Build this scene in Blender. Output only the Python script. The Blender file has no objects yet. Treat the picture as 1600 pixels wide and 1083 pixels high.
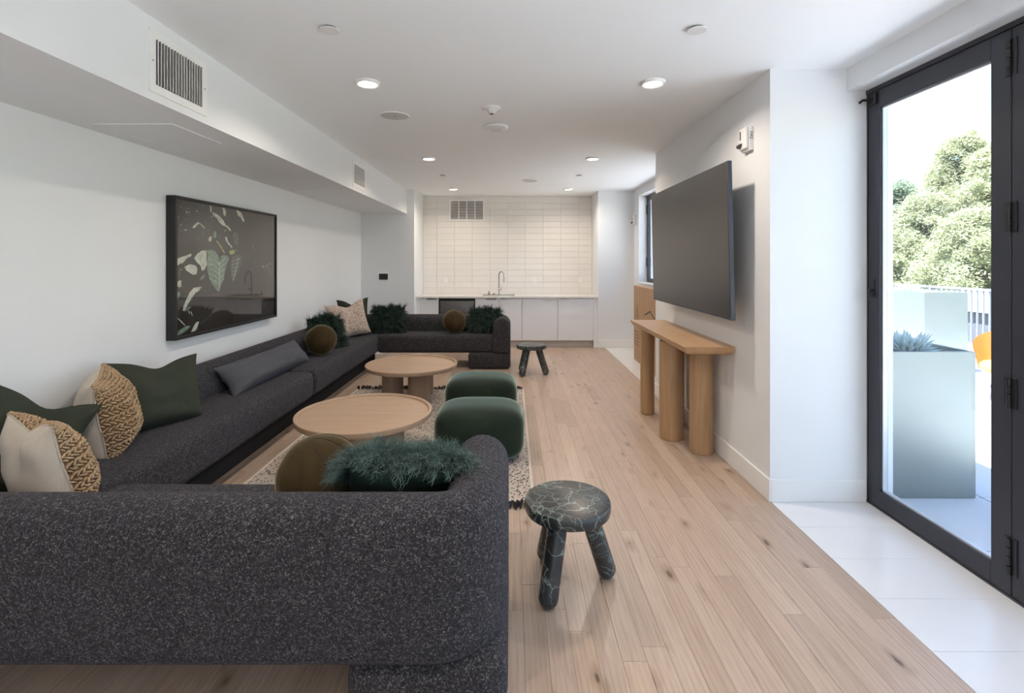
import bpy, bmesh, math, random
from mathutils import Vector, Matrix, noise
from math import pi, sin, cos, radians

random.seed(7)
SC = bpy.context.scene
COL = SC.collection

# ------------------------------------------------------------------ camera
F, CX, CY, HC, CEIL = 770.0, 799.0, 407.0, 1.56, 2.80
cam_d = bpy.data.cameras.new('camera')
cam = bpy.data.objects.new('camera', cam_d)
COL.objects.link(cam)
cam.location = (0, 0, HC)
cam.rotation_euler = (pi / 2, 0, 0)
cam_d.sensor_fit = 'HORIZONTAL'
cam_d.sensor_width = 36.0
cam_d.lens = 36.0 * F / 1600.0
cam_d.shift_x = (800.0 - CX) / 1600.0
cam_d.shift_y = (CY - 541.5) / 1600.0
cam_d.clip_start = 0.05
cam_d.clip_end = 300
SC.camera = cam

# ------------------------------------------------------------------ world, sun, exposure
SUN_EL, SUN_AZ = radians(64), radians(205)
world = bpy.data.worlds.new('world')
SC.world = world
world.use_nodes = True
wn, wl = world.node_tree.nodes, world.node_tree.links
wn.clear()
w_out = wn.new('ShaderNodeOutputWorld')
w_bg = wn.new('ShaderNodeBackground')
w_sky = wn.new('ShaderNodeTexSky')
w_sky.sky_type = 'NISHITA'
w_sky.sun_disc = False
w_sky.sun_elevation = SUN_EL
w_sky.sun_rotation = radians(-70)
w_sky.air_density = 1.0
w_sky.dust_density = 0.9
w_sky.ozone_density = 1.0
wl.new(w_sky.outputs[0], w_bg.inputs[0])
w_bg.inputs[1].default_value = 0.36
wl.new(w_bg.outputs[0], w_out.inputs[0])

sun_d = bpy.data.lights.new('sun', 'SUN')
sun_d.energy = 17.0
sun_d.angle = radians(0.6)
sun_d.color = (1.0, 0.98, 0.96)
sun = bpy.data.objects.new('sun', sun_d)
COL.objects.link(sun)
sun.rotation_euler = Vector((0.33, 0.10, -0.94)).to_track_quat('-Z', 'Y').to_euler()
sun.location = (-5, 0, 12)

vs = SC.view_settings
vs.view_transform = 'Standard'
vs.look = 'None'
vs.gamma = 1.0
vs.use_curve_mapping = False
vs.exposure = 1.0
SC.cycles.diffuse_bounces = 8
SC.cycles.max_bounces = 14
SC.cycles.transparent_max_bounces = 12
LAMP_W = 7.0

# ------------------------------------------------------------------ helpers
def px(x, y, Y):
    return Vector(((x - CX) * Y / F, Y, HC - (y - CY) * Y / F))

def link(o, parent=None):
    COL.objects.link(o)
    if parent is not None:
        o.parent = parent
    return o

def tag(o, label=None, cat=None, group=None, kind=None):
    if label: o['label'] = label
    if cat: o['category'] = cat
    if group: o['group'] = group
    if kind: o['kind'] = kind
    return o

def thing(name, label, cat, loc=(0, 0, 0), rotz=0.0, group=None, kind=None):
    o = bpy.data.objects.new(name, None)
    o.empty_display_size = 0.05
    link(o)
    o.location = loc
    o.rotation_euler = (0, 0, rotz)
    return tag(o, label, cat, group, kind)

def smooth_mesh(me, angle=None):
    for p in me.polygons:
        p.use_smooth = True
    if angle is not None:
        me.set_sharp_from_angle(angle=radians(angle))

def obj(name, bm, mat, parent=None, smooth=35, world=False, loc=None):
    """bmesh -> object. world=True: verts are in world space, parent an unrotated Empty at its location."""
    me = bpy.data.meshes.new(name)
    if world and parent is not None:
        off = Vector(parent.location)
        if parent.parent is not None:
            off += Vector(parent.parent.location)
        bmesh.ops.translate(bm, verts=bm.verts, vec=-off)
    bmesh.ops.recalc_face_normals(bm, faces=bm.faces)
    bm.to_mesh(me)
    bm.free()
    if smooth is not None:
        smooth_mesh(me, smooth)
    if mat is not None:
        me.materials.append(mat)
    o = bpy.data.objects.new(name, me)
    link(o, parent)
    if loc is not None:
        o.location = loc
    return o

def pyobj(name, verts, faces, mat, parent=None, smooth=True):
    me = bpy.data.meshes.new(name)
    me.from_pydata(verts, [], faces)
    me.update()
    if smooth:
        smooth_mesh(me)
    if mat is not None:
        me.materials.append(mat)
    o = bpy.data.objects.new(name, me)
    return link(o, parent)

def add_box(bm, x0, x1, y0, y1, z0, z1, bev=0.0, seg=2):
    m = Matrix.Translation(((x0 + x1) / 2, (y0 + y1) / 2, (z0 + z1) / 2)) @ Matrix.Diagonal((abs(x1 - x0), abs(y1 - y0), abs(z1 - z0), 1))
    r = bmesh.ops.create_cube(bm, size=1.0, matrix=m)
    if bev > 0:
        es = list({e for v in r['verts'] for e in v.link_edges})
        bmesh.ops.bevel(bm, geom=es, offset=bev, segments=seg, affect='EDGES', profile=0.5)
    return bm

def box(x0, x1, y0, y1, z0, z1, bev=0.0, seg=2):
    return add_box(bmesh.new(), x0, x1, y0, y1, z0, z1, bev, seg)

def add_lathe(bm, prof, seg=32, cx=0, cy=0, cz=0, mat=None):
    """prof: list of (r, z) bottom to top; r==0 closes with a pole."""
    rings = []
    M = mat or Matrix.Translation((cx, cy, cz))
    for r, z in prof:
        if r <= 1e-6:
            rings.append([bm.verts.new(M @ Vector((0, 0, z)))])
        else:
            rings.append([bm.verts.new(M @ Vector((r * cos(2 * pi * k / seg), r * sin(2 * pi * k / seg), z))) for k in range(seg)])
    for a, b in zip(rings[:-1], rings[1:]):
        for k in range(seg):
            k2 = (k + 1) % seg
            if len(a) == 1 and len(b) == 1:
                continue
            if len(a) == 1:
                bm.faces.new((a[0], b[k2], b[k]))
            elif len(b) == 1:
                bm.faces.new((a[k], a[k2], b[0]))
            else:
                bm.faces.new((a[k], a[k2], b[k2], b[k]))
    return bm

def lathe(prof, seg=32, **k):
    return add_lathe(bmesh.new(), prof, seg, **k)

def add_tube(bm, pts, r, seg=10, closed=False, caps=True):
    pts = [Vector(p) for p in pts]
    n = len(pts)
    rings = []
    up = Vector((0, 0, 1))
    prev = None
    for i, p in enumerate(pts):
        a = pts[max(i - 1, 0)]
        b = pts[min(i + 1, n - 1)]
        t = (b - a).normalized()
        if prev is None:
            ref = up if abs(t.z) < 0.9 else Vector((1, 0, 0))
            nx = t.cross(ref).normalized()
        else:
            nx = (prev - t * prev.dot(t)).normalized()
        prev = nx
        ny = t.cross(nx)
        rr = r[i] if isinstance(r, (list, tuple)) else r
        rings.append([bm.verts.new(p + nx * rr * cos(2 * pi * k / seg) + ny * rr * sin(2 * pi * k / seg)) for k in range(seg)])
    for a, b in zip(rings[:-1], rings[1:]):
        for k in range(seg):
            bm.faces.new((a[k], a[(k + 1) % seg], b[(k + 1) % seg], b[k]))
    if caps:
        bm.faces.new(list(reversed(rings[0])))
        bm.faces.new(rings[-1])
    return bm

def tube(pts, r, seg=10, **k):
    return add_tube(bmesh.new(), pts, r, seg, **k)

def dup(root, loc, rotz=0.0, label=None, group=None):
    r = root.copy(); COL.objects.link(r)
    r.location = loc; r.rotation_euler = (0, 0, rotz)
    if label: r['label'] = label
    if group: r['group'] = group
    for ch in list(root.children):
        c = ch.copy(); COL.objects.link(c); c.parent = r
        for g in list(ch.children):
            d = g.copy(); COL.objects.link(d); d.parent = c
    return r

# ------------------------------------------------------------------ materials
class NT:
    def __init__(s, name):
        s.m = bpy.data.materials.new(name)
        s.m.use_nodes = True
        s.n, s.l = s.m.node_tree.nodes, s.m.node_tree.links
        s.b = s.n['Principled BSDF']
        s.out = s.n['Material Output']
    def new(s, t, **k):
        nd = s.n.new(t)
        for a, v in k.items():
            setattr(nd, a, v)
        return nd
    def link(s, a, b): s.l.new(a, b)
    def val(s, sock, v): sock.default_value = v
    def coord(s, scale=(1, 1, 1), kind='Object', loc=(0, 0, 0), rot=(0, 0, 0), rnd=False):
        tc = s.new('ShaderNodeTexCoord')
        mp = s.new('ShaderNodeMapping')
        mp.inputs['Scale'].default_value = scale
        mp.inputs['Location'].default_value = loc
        mp.inputs['Rotation'].default_value = rot
        src = tc.outputs[kind]
        if rnd:
            oi = s.new('ShaderNodeObjectInfo')
            geo = s.new('ShaderNodeNewGeometry')
            ad = s.new('ShaderNodeMath', operation='ADD')
            s.link(oi.outputs['Random'], ad.inputs[0]); s.link(geo.outputs['Random Per Island'], ad.inputs[1])
            fr = s.new('ShaderNodeMath', operation='FRACT'); s.link(ad.outputs[0], fr.inputs[0])
            ml = s.new('ShaderNodeMath', operation='MULTIPLY'); s.link(fr.outputs[0], ml.inputs[0]); ml.inputs[1].default_value = 61.7
            va = s.new('ShaderNodeVectorMath', operation='ADD')
            s.link(src, va.inputs[0]); s.link(ml.outputs[0], va.inputs[1])
            src = va.outputs[0]
            s.rnd = fr.outputs[0]
        s.link(src, mp.inputs['Vector'])
        return mp.outputs[0]
    def noise(s, vec, scale, detail=3, rough=0.5, dist=0.0):
        nd = s.new('ShaderNodeTexNoise')
        nd.inputs['Scale'].default_value = scale
        nd.inputs['Detail'].default_value = detail
        nd.inputs['Roughness'].default_value = rough
        nd.inputs['Distortion'].default_value = dist
        s.link(vec, nd.inputs['Vector'])
        return nd.outputs['Fac']
    def ramp(s, fac, stops):
        nd = s.new('ShaderNodeValToRGB')
        cr = nd.color_ramp
        while len(cr.elements) < len(stops):
            cr.elements.new(0.5)
        for e, (p, c) in zip(cr.elements, stops):
            e.position = p
            e.color = (c, c, c, 1) if isinstance(c, (int, float)) else (*c, 1)
        s.link(fac, nd.inputs[0])
        return nd.outputs[0]
    def mix(s, fac, a, b, blend='MIX'):
        nd = s.new('ShaderNodeMix', data_type='RGBA', blend_type=blend)
        for sock, v in ((nd.inputs[0], fac), (nd.inputs[6], a), (nd.inputs[7], b)):
            if hasattr(v, 'is_output') or isinstance(v, bpy.types.NodeSocket):
                s.link(v, sock)
            elif isinstance(v, (tuple, list)):
                sock.default_value = (*v, 1)
            else:
                sock.default_value = v
        return nd.outputs[2]
    def bump(s, h, strength=0.3, dist=0.01):
        nd = s.new('ShaderNodeBump')
        nd.inputs['Strength'].default_value = strength
        nd.inputs['Distance'].default_value = dist
        s.link(h, nd.inputs['Height'])
        s.link(nd.outputs[0], s.b.inputs['Normal'])
    def color(s, c):
        if isinstance(c, bpy.types.NodeSocket): s.link(c, s.b.inputs['Base Color'])
        else: s.b.inputs['Base Color'].default_value = (*c, 1)
    def set(s, **k):
        names = dict(rough='Roughness', metal='Metallic', sheen='Sheen Weight', sheen_r='Sheen Roughness', coat='Coat Weight',
                     coat_r='Coat Roughness', spec='Specular IOR Level', trans='Transmission Weight', ior='IOR', alpha='Alpha', aniso='Anisotropic')
        for a, v in k.items():
            if a == 'tint': s.b.inputs['Sheen Tint'].default_value = (*v, 1)
            elif a == 'emit':
                s.b.inputs['Emission Color'].default_value = (*v[0], 1); s.b.inputs['Emission Strength'].default_value = v[1]
            else: s.b.inputs[names[a]].default_value = v
        return s

def plain(name, c, rough=0.5, var=0.06, scale=6.0, bump=0.0, bscale=80.0, **k):
    t = NT(name)
    v = t.coord()
    n = t.noise(v, scale, 4)
    d = tuple(x * (1 - var) for x in c); u = tuple(min(1, x * (1 + var)) for x in c)
    t.color(t.ramp(n, [(0.3, d), (0.7, u)]))
    t.set(rough=rough, **k)
    if bump > 0:
        t.bump(t.noise(v, bscale, 4), bump, 0.002)
    return t.m

M = {}
M['wall'] = plain('wall_paint', (0.77, 0.785, 0.80), 0.55, 0.008, 2.0, 0.05, 260.0)
M['ceiling'] = plain('ceiling_paint', (0.865, 0.895, 0.915), 0.7, 0.008, 2.0, 0.04, 240.0)
M['trim'] = plain('trim_paint', (0.82, 0.815, 0.80), 0.35, 0.006, 2.0)
M['white_plastic'] = plain('white_plastic', (0.78, 0.78, 0.77), 0.4, 0.01)
M['vent_paint'] = plain('vent_paint', (0.80, 0.78, 0.77), 0.45, 0.02)
M['vent_dark'] = plain('vent_cavity', (0.10, 0.095, 0.09), 0.8, 0.2)
M['speaker_grille'] = plain('speaker_grille', (0.60, 0.60, 0.59), 0.6, 0.02, 6, 0.2, 900)
M['laminate'] = plain('cabinet_laminate', (0.78, 0.785, 0.80), 0.38, 0.008)
M['counter'] = plain('counter_quartz', (0.70, 0.67, 0.63), 0.22, 0.03, 30)
M['toe'] = plain('toe_kick_paint', (0.50, 0.46, 0.42), 0.5, 0.03)
M['tile_wall'] = None
M['black_metal'] = plain('black_powder_coat', (0.027, 0.029, 0.040), 0.42, 0.08, 9)
M['hinge'] = plain('hinge_black', (0.012, 0.012, 0.014), 0.35, 0.1, 9)
M['chrome'] = plain('brushed_nickel', (0.55, 0.54, 0.52), 0.22, 0.03, 9, metal=1.0)
M['steel'] = plain('stainless_steel', (0.14, 0.13, 0.125), 0.38, 0.05, 9, metal=0.8)
M['black_plastic'] = plain('black_plastic', (0.012, 0.012, 0.013), 0.3, 0.1)
M['tv_edge'] = plain('tv_edge_metal', (0.055, 0.065, 0.085), 0.42, 0.04, 8)
M['tv_back'] = plain('tv_back_plastic', (0.02, 0.02, 0.022), 0.6, 0.1)

def tv_screen():
    t = NT('tv_screen')
    t.color((0.028, 0.024, 0.024)); t.set(rough=0.30, spec=0.9)
    return t.m
M['tv_screen'] = tv_screen()

def tile_mat(name, c, rough, vein=0.03):
    t = NT(name)
    v = t.coord(scale=(1, 1, 1), rnd=True)
    n = t.noise(v, 3.0, 4)
    col = t.ramp(n, [(0.3, tuple(x * (1 - vein) for x in c)), (0.7, tuple(min(1, x * (1 + vein)) for x in c))])
    r = t.ramp(t.rnd, [(0.0, 0.965), (1.0, 1.0)])
    t.color(t.mix(1.0, col, r, 'MULTIPLY'))
    t.set(rough=rough)
    t.bump(t.noise(v, 9.0, 2), 0.05, 0.004)
    return t.m
M['tile_wall'] = tile_mat('backsplash_glaze', (0.80, 0.765, 0.725), 0.22, 0.012)
M['tile_floor'] = tile_mat('porcelain_tile', (0.74, 0.735, 0.73), 0.20, 0.02)
M['grout_light'] = plain('grout_light', (0.60, 0.58, 0.56), 0.9, 0.05)
M['grout_tile'] = plain('grout_wall', (0.76, 0.725, 0.69), 0.9, 0.04)
M['paver'] = tile_mat('deck_paver_concrete', (0.58, 0.59, 0.61), 0.8, 0.06)
M['subfloor'] = plain('subfloor_dark', (0.11, 0.075, 0.05), 0.9, 0.1)
M['deck_base'] = plain('deck_gap_dark', (0.05, 0.05, 0.055), 0.9, 0.1)

def oak_floor():
    t = NT('oak_plank')
    v = t.coord(rnd=True)
    # stretched along plank (Y)
    mp = t.new('ShaderNodeMapping'); mp.inputs['Scale'].default_value = (26, 1.6, 26); t.link(v, mp.inputs['Vector'])
    grain = t.noise(mp.outputs[0], 2.2, 6, 0.55, 0.8)
    mp2 = t.new('ShaderNodeMapping'); mp2.inputs['Scale'].default_value = (9, 0.9, 9); t.link(v, mp2.inputs['Vector'])
    cath = t.new('ShaderNodeTexWave', wave_type='BANDS', bands_direction='X')
    cath.inputs['Scale'].default_value = 1.6; cath.inputs['Distortion'].default_value = 7.0; cath.inputs['Detail'].default_value = 3.0
    t.link(mp2.outputs[0], cath.inputs['Vector'])
    base = t.ramp(grain, [(0.22, (0.395, 0.298, 0.228)), (0.5, (0.495, 0.385, 0.305)), (0.78, (0.56, 0.445, 0.362))])
    base = t.mix(0.16, base, t.ramp(cath.outputs['Fac'], [(0.0, (0.33, 0.235, 0.17)), (1.0, (0.60, 0.47, 0.375))]))
    tone = t.ramp(t.rnd, [(0.0, (0.78, 0.74, 0.70)), (0.3, (0.96, 0.92, 0.89)), (0.6, (0.86, 0.83, 0.80)), (0.8, (1.0, 0.985, 0.96)), (1.0, (0.92, 0.87, 0.81))])
    base = t.mix(1.0, base, tone, 'MULTIPLY')
    # knots with their dark halo
    mp3 = t.new('ShaderNodeMapping'); mp3.inputs['Scale'].default_value = (9.0, 3.6, 1.0); t.link(v, mp3.inputs['Vector'])
    dn = t.new('ShaderNodeVectorMath', operation='ADD')
    nz = t.new('ShaderNodeTexNoise'); nz.inputs['Scale'].default_value = 3.0; nz.inputs['Detail'].default_value = 4; t.link(mp3.outputs[0], nz.inputs['Vector'])
    sc = t.new('ShaderNodeVectorMath', operation='SCALE'); sc.inputs['Scale'].default_value = 0.28; t.link(nz.outputs['Color'], sc.inputs[0])
    t.link(mp3.outputs[0], dn.inputs[0]); t.link(sc.outputs[0], dn.inputs[1])
    vo = t.new('ShaderNodeTexVoronoi'); vo.inputs['Scale'].default_value = 0.80; t.link(dn.outputs[0], vo.inputs['Vector'])
    halo = t.ramp(vo.outputs['Distance'], [(0.03, 1.0), (0.26, 0.0)])
    core = t.ramp(vo.outputs['Distance'], [(0.045, 1.0), (0.10, 0.0)])
    pick = t.ramp(vo.outputs['Color'], [(0.34, 0.0), (0.40, 1.0)])
    hf = t.mix(1.0, halo, pick, 'MULTIPLY'); cf = t.mix(1.0, core, pick, 'MULTIPLY')
    base = t.mix(hf, base, t.mix(1.0, base, (0.66, 0.60, 0.55), 'MULTIPLY'))
    base = t.mix(cf, base, (0.115, 0.078, 0.052))
    t.color(base)
    t.set(rough=0.30, spec=0.45)
    t.bump(grain, 0.04, 0.002)
    return t.m
M['oak_floor'] = oak_floor()

def wood(name, dark, mid, light, axis='Y', rough=0.45, scale=1.0, rnd=True, streak=0.25):
    t = NT(name)
    v = t.coord(rnd=rnd)
    sc = {'X': (1.4, 22, 22), 'Y': (22, 1.4, 22), 'Z': (22, 22, 1.4)}[axis]
    mp = t.new('ShaderNodeMapping'); mp.inputs['Scale'].default_value = tuple(s * scale for s in sc); t.link(v, mp.inputs['Vector'])
    g = t.noise(mp.outputs[0], 2.0, 8, 0.6, 0.4)
    col = t.ramp(g, [(0.28, dark), (0.5, mid), (0.74, light)])
    sc2 = {'X': (0.6, 5, 5), 'Y': (5, 0.6, 5), 'Z': (5, 5, 0.6)}[axis]
    mp2 = t.new('ShaderNodeMapping'); mp2.inputs['Scale'].default_value = sc2; t.link(v, mp2.inputs['Vector'])
    b = t.noise(mp2.outputs[0], 1.6, 2)
    col = t.mix(streak, col, t.ramp(b, [(0.35, dark), (0.65, light)]))
    t.color(col); t.set(rough=rough)
    t.bump(g, 0.06, 0.002)
    return t.m
M['table_top'] = wood('table_oak', (0.35, 0.23, 0.148), (0.40, 0.27, 0.178), (0.44, 0.305, 0.208), 'X', 0.42)
M['table_leg'] = wood('table_leg_oak', (0.28, 0.185, 0.115), (0.36, 0.25, 0.165), (0.43, 0.31, 0.215), 'Z', 0.5)
M['console_top'] = wood('console_oak', (0.41, 0.235, 0.115), (0.485, 0.29, 0.15), (0.54, 0.34, 0.185), 'Y', 0.36)
M['console_leg'] = wood('console_leg_oak', (0.32, 0.185, 0.09), (0.41, 0.25, 0.13), (0.48, 0.31, 0.175), 'Z', 0.42)
M['cardboard'] = plain('cardboard', (0.42, 0.27, 0.165), 0.85, 0.05, 5, 0.1, 300)
M['box_ink'] = plain('box_print_ink', (0.16, 0.11, 0.075), 0.9, 0.1)
M['box_green'] = plain('box_print_green', (0.03, 0.075, 0.045), 0.9, 0.1)

def boucle():
    t = NT('charcoal_boucle')
    v = t.coord()
    d = t.new('ShaderNodeVectorMath', operation='ADD')
    nz = t.new('ShaderNodeTexNoise'); nz.inputs['Scale'].default_value = 60; nz.inputs['Detail'].default_value = 2; t.link(v, nz.inputs['Vector'])
    sc = t.new('ShaderNodeVectorMath', operation='SCALE'); sc.inputs['Scale'].default_value = 0.02; t.link(nz.outputs['Color'], sc.inputs[0])
    t.link(v, d.inputs[0]); t.link(sc.outputs[0], d.inputs[1])
    vo = t.new('ShaderNodeTexVoronoi'); vo.inputs['Scale'].default_value = 200; t.link(d.outputs[0], vo.inputs['Vector'])
    sepn = t.new('ShaderNodeSeparateColor'); t.link(vo.outputs['Color'], sepn.inputs[0])
    fine = t.noise(v, 330, 3, 0.6)
    cellc = t.ramp(sepn.outputs[0], [(0.0, (0.008, 0.007, 0.008)), (0.4, (0.026, 0.023, 0.027)), (0.7, (0.080, 0.073, 0.080)), (1.0, (0.26, 0.245, 0.255))])
    edge = t.ramp(vo.outputs['Distance'], [(0.15, 1.0), (0.75, 0.22)])
    col = t.mix(1.0, cellc, edge, 'MULTIPLY')
    col = t.mix(0.30, col, t.ramp(fine, [(0.35, (0.006, 0.005, 0.006)), (0.72, (0.15, 0.14, 0.148))]))
    t.color(col)
    t.set(rough=0.95, sheen=0.10, sheen_r=0.5, tint=(0.8, 0.82, 0.95), spec=0.08)
    inv = t.ramp(vo.outputs['Distance'], [(0.0, 1.0), (0.8, 0.0)])
    h = t.mix(0.3, inv, fine)
    t.bump(h, 0.9, 0.006)
    return t.m
M['boucle'] = boucle()
M['plinth'] = plain('black_plinth', (0.010, 0.009, 0.010), 0.95, 0.2)

def velvet(name, base, tint, sheen=0.8, sr=0.35):
    t = NT(name)
    v = t.coord()
    n = t.noise(v, 5.0, 4, 0.6, 0.5)
    t.color(t.ramp(n, [(0.3, tuple(x * 0.7 for x in base)), (0.7, tuple(x * 1.25 for x in base))]))
    t.set(rough=0.8, sheen=sheen, sheen_r=sr, tint=tint, spec=0.15)
    return t.m
M['pouf_velvet'] = velvet('green_velvet', (0.013, 0.022, 0.014), (0.70, 0.86, 0.74), 1.0, 0.32)
M['olive_velvet'] = velvet('olive_velvet', (0.044, 0.028, 0.010), (0.85, 0.68, 0.42), 0.65, 0.32)

M['ball_seam'] = plain('olive_seam_thread', (0.030, 0.020, 0.008), 0.9, 0.1)
def fabric(name, c, var=0.25, scale=420, rough=0.9, sheen=0.2, bump=0.35):
    t = NT(name)
    v = t.coord()
    w1 = t.new('ShaderNodeTexWave', bands_direction='X'); w1.inputs['Scale'].default_value = scale / 3; w1.inputs['Distortion'].default_value = 1.0
    w2 = t.new('ShaderNodeTexWave', bands_direction='Z'); w2.inputs['Scale'].default_value = scale / 3; w2.inputs['Distortion'].default_value = 1.0
    t.link(v, w1.inputs['Vector']); t.link(v, w2.inputs['Vector'])
    wv = t.mix(0.5, w1.outputs['Color'], w2.outputs['Color'])
    n = t.noise(v, 9, 4)
    f = t.noise(v, scale, 2)
    k = t.mix(0.5, wv, f)
    col = t.ramp(k, [(0.25, tuple(x * (1 - var) for x in c)), (0.75, tuple(min(1, x * (1 + var)) for x in c))])
    col = t.mix(1.0, col, t.ramp(n, [(0.3, 0.9), (0.7, 1.0)]), 'MULTIPLY')
    t.color(col); t.set(rough=rough, sheen=sheen, sheen_r=0.5, tint=tuple(min(1, x * 3) for x in c), spec=0.15)
    t.bump(k, bump, 0.002)
    return t.m
M['green_linen'] = fabric('dark_green_linen', (0.040, 0.046, 0.033), 0.25)
M['cream_linen'] = fabric('cream_linen', (0.60, 0.51, 0.41), 0.08)
M['grey_linen'] = fabric('blue_grey_linen', (0.085, 0.086, 0.098), 0.4, 300)
M['satin'] = fabric('green_satin', (0.028, 0.046, 0.034), 0.06, 500, 0.5, 0.1, 0.05)
M['jute'] = None

def jute():
    t = NT('jute_rope')
    v = t.coord()
    n = t.noise(v, 160, 4, 0.65)
    n2 = t.noise(v, 22, 2)
    col = t.ramp(n, [(0.25, (0.25, 0.15, 0.08)), (0.5, (0.49, 0.34, 0.205)), (0.78, (0.68, 0.52, 0.35))])
    col = t.mix(1.0, col, t.ramp(n2, [(0.3, 0.78), (0.7, 1.0)]), 'MULTIPLY')
    t.color(col); t.set(rough=0.85, spec=0.2)
    t.bump(n, 0.7, 0.004)
    return t.m
M['jute'] = jute()
M['jute_base'] = plain('jute_backing', (0.22, 0.12, 0.055), 0.9, 0.2, 60)

def speckle(name):
    t = NT(name)
    v = t.coord()
    vo = t.new('ShaderNodeTexVoronoi'); vo.inputs['Scale'].default_value = 48; t.link(v, vo.inputs['Vector'])
    c = t.ramp(vo.outputs['Distance'], [(0.22, (0.10, 0.065, 0.05)), (0.40, (0.48, 0.38, 0.31))])
    t.color(c); t.set(rough=0.9, sheen=0.2)
    t.bump(vo.outputs['Distance'], 0.5, 0.004)
    return t.m
M['speckle'] = speckle('beige_speckled_weave')

def fur_mat(name, root_c, tip_c):
    t = NT(name)
    at = t.new('ShaderNodeAttribute', attribute_name='along')
    geo = t.new('ShaderNodeNewGeometry')
    col = t.ramp(at.outputs['Fac'], [(0.0, root_c), (1.0, tip_c)])
    col = t.mix(1.0, col, t.ramp(geo.outputs['Random Per Island'], [(0.0, 0.6), (1.0, 1.15)]), 'MULTIPLY')
    t.color(col); t.set(rough=0.55, spec=0.3, sheen=0.3, tint=tip_c)
    return t.m
M['fur_teal'] = fur_mat('teal_lambswool', (0.008, 0.018, 0.017), (0.125, 0.190, 0.168))
M['fur_dark'] = fur_mat('dark_green_lambswool', (0.006, 0.013, 0.011), (0.045, 0.080, 0.066))

def marble():
    t = NT('dark_green_marble')
    v = t.coord(kind='Object')
    def veins(scale, width, dist, seed):
        mp = t.new('ShaderNodeMapping'); mp.inputs['Location'].default_value = (seed, seed * 1.7, seed * 0.6); t.link(v, mp.inputs['Vector'])
        nz = t.new('ShaderNodeTexNoise'); nz.inputs['Scale'].default_value = 7; nz.inputs['Detail'].default_value = 4; t.link(mp.outputs[0], nz.inputs['Vector'])
        sc = t.new('ShaderNodeVectorMath', operation='SCALE'); sc.inputs['Scale'].default_value = dist; t.link(nz.outputs['Color'], sc.inputs[0])
        ad = t.new('ShaderNodeVectorMath', operation='ADD'); t.link(mp.outputs[0], ad.inputs[0]); t.link(sc.outputs[0], ad.inputs[1])
        vo = t.new('ShaderNodeTexVoronoi', feature='DISTANCE_TO_EDGE'); vo.inputs['Scale'].default_value = scale; t.link(ad.outputs[0], vo.inputs['Vector'])
        return t.ramp(vo.outputs['Distance'], [(0.0, 1.0), (width, 0.0)])
    a = veins(8.0, 0.030, 0.24, 3.0)
    b = veins(15.0, 0.040, 0.14, 9.0)
    zone = t.ramp(t.noise(v, 5.0, 3), [(0.44, 0.0), (0.60, 1.0)])
    cl = t.noise(v, 4.0, 5)
    base = t.ramp(cl, [(0.35, (0.016, 0.018, 0.020)), (0.65, (0.050, 0.052, 0.052))])
    b2 = t.mix(1.0, b, zone, 'MULTIPLY')
    brk = t.ramp(t.noise(v, 9, 2), [(0.35, 0.25), (0.6, 1.0)])
    a2 = t.mix(1.0, a, brk, 'MULTIPLY')
    col = t.mix(a2, base, (0.26, 0.32, 0.29))
    col = t.mix(b2, col, (0.24, 0.33, 0.30))
    t.color(col); t.set(rough=0.28)
    return t.m
M['marble'] = marble()

def rug_mat():
    t = NT('woven_rug')
    v = t.coord()
    nz = t.new('ShaderNodeTexNoise'); nz.inputs['Scale'].default_value = 35; nz.inputs['Detail'].default_value = 2; t.link(v, nz.inputs['Vector'])
    sc = t.new('ShaderNodeVectorMath', operation='SCALE'); sc.inputs['Scale'].default_value = 0.006; t.link(nz.outputs['Color'], sc.inputs[0])
    ad = t.new('ShaderNodeVectorMath', operation='ADD'); t.link(v, ad.inputs[0]); t.link(sc.outputs[0], ad.inputs[1])
    br = t.new('ShaderNodeTexBrick')
    br.inputs['Color1'].default_value = (0, 0, 0, 1); br.inputs['Color2'].default_value = (1, 1, 1, 1); br.inputs['Mortar'].default_value = (0.5, 0.5, 0.5, 1)
    br.inputs['Scale'].default_value = 1.0; br.inputs['Mortar Size'].default_value = 0.0016
    br.inputs['Brick Width'].default_value = 0.012; br.inputs['Row Height'].default_value = 0.017
    t.link(ad.outputs[0], br.inputs['Vector'])
    f = t.noise(v, 120, 2)
    dens = t.noise(v, 1.4, 2)
    sel = t.mix(0.22, br.outputs['Color'], f)
    sel = t.mix(0.25, sel, dens)
    yarn = t.ramp(sel, [(0.30, (0.055, 0.042, 0.042)), (0.38, (0.56, 0.475, 0.40)), (1.0, (0.76, 0.68, 0.60))])
    col = t.mix(br.outputs['Fac'], yarn, (0.33, 0.27, 0.225))
    t.color(col); t.set(rough=0.95, spec=0.1, sheen=0.15)
    hb = t.ramp(br.outputs['Fac'], [(0.0, 1.0), (1.0, 0.0)])
    t.bump(t.mix(0.4, hb, f), 0.8, 0.006)
    return t.m
M['rug'] = rug_mat()
M['fringe'] = plain('black_wool', (0.014, 0.012, 0.013), 0.95, 0.3, 50)
M['rug_edge'] = plain('cream_wool', (0.62, 0.54, 0.46), 0.95, 0.1, 50)

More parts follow.
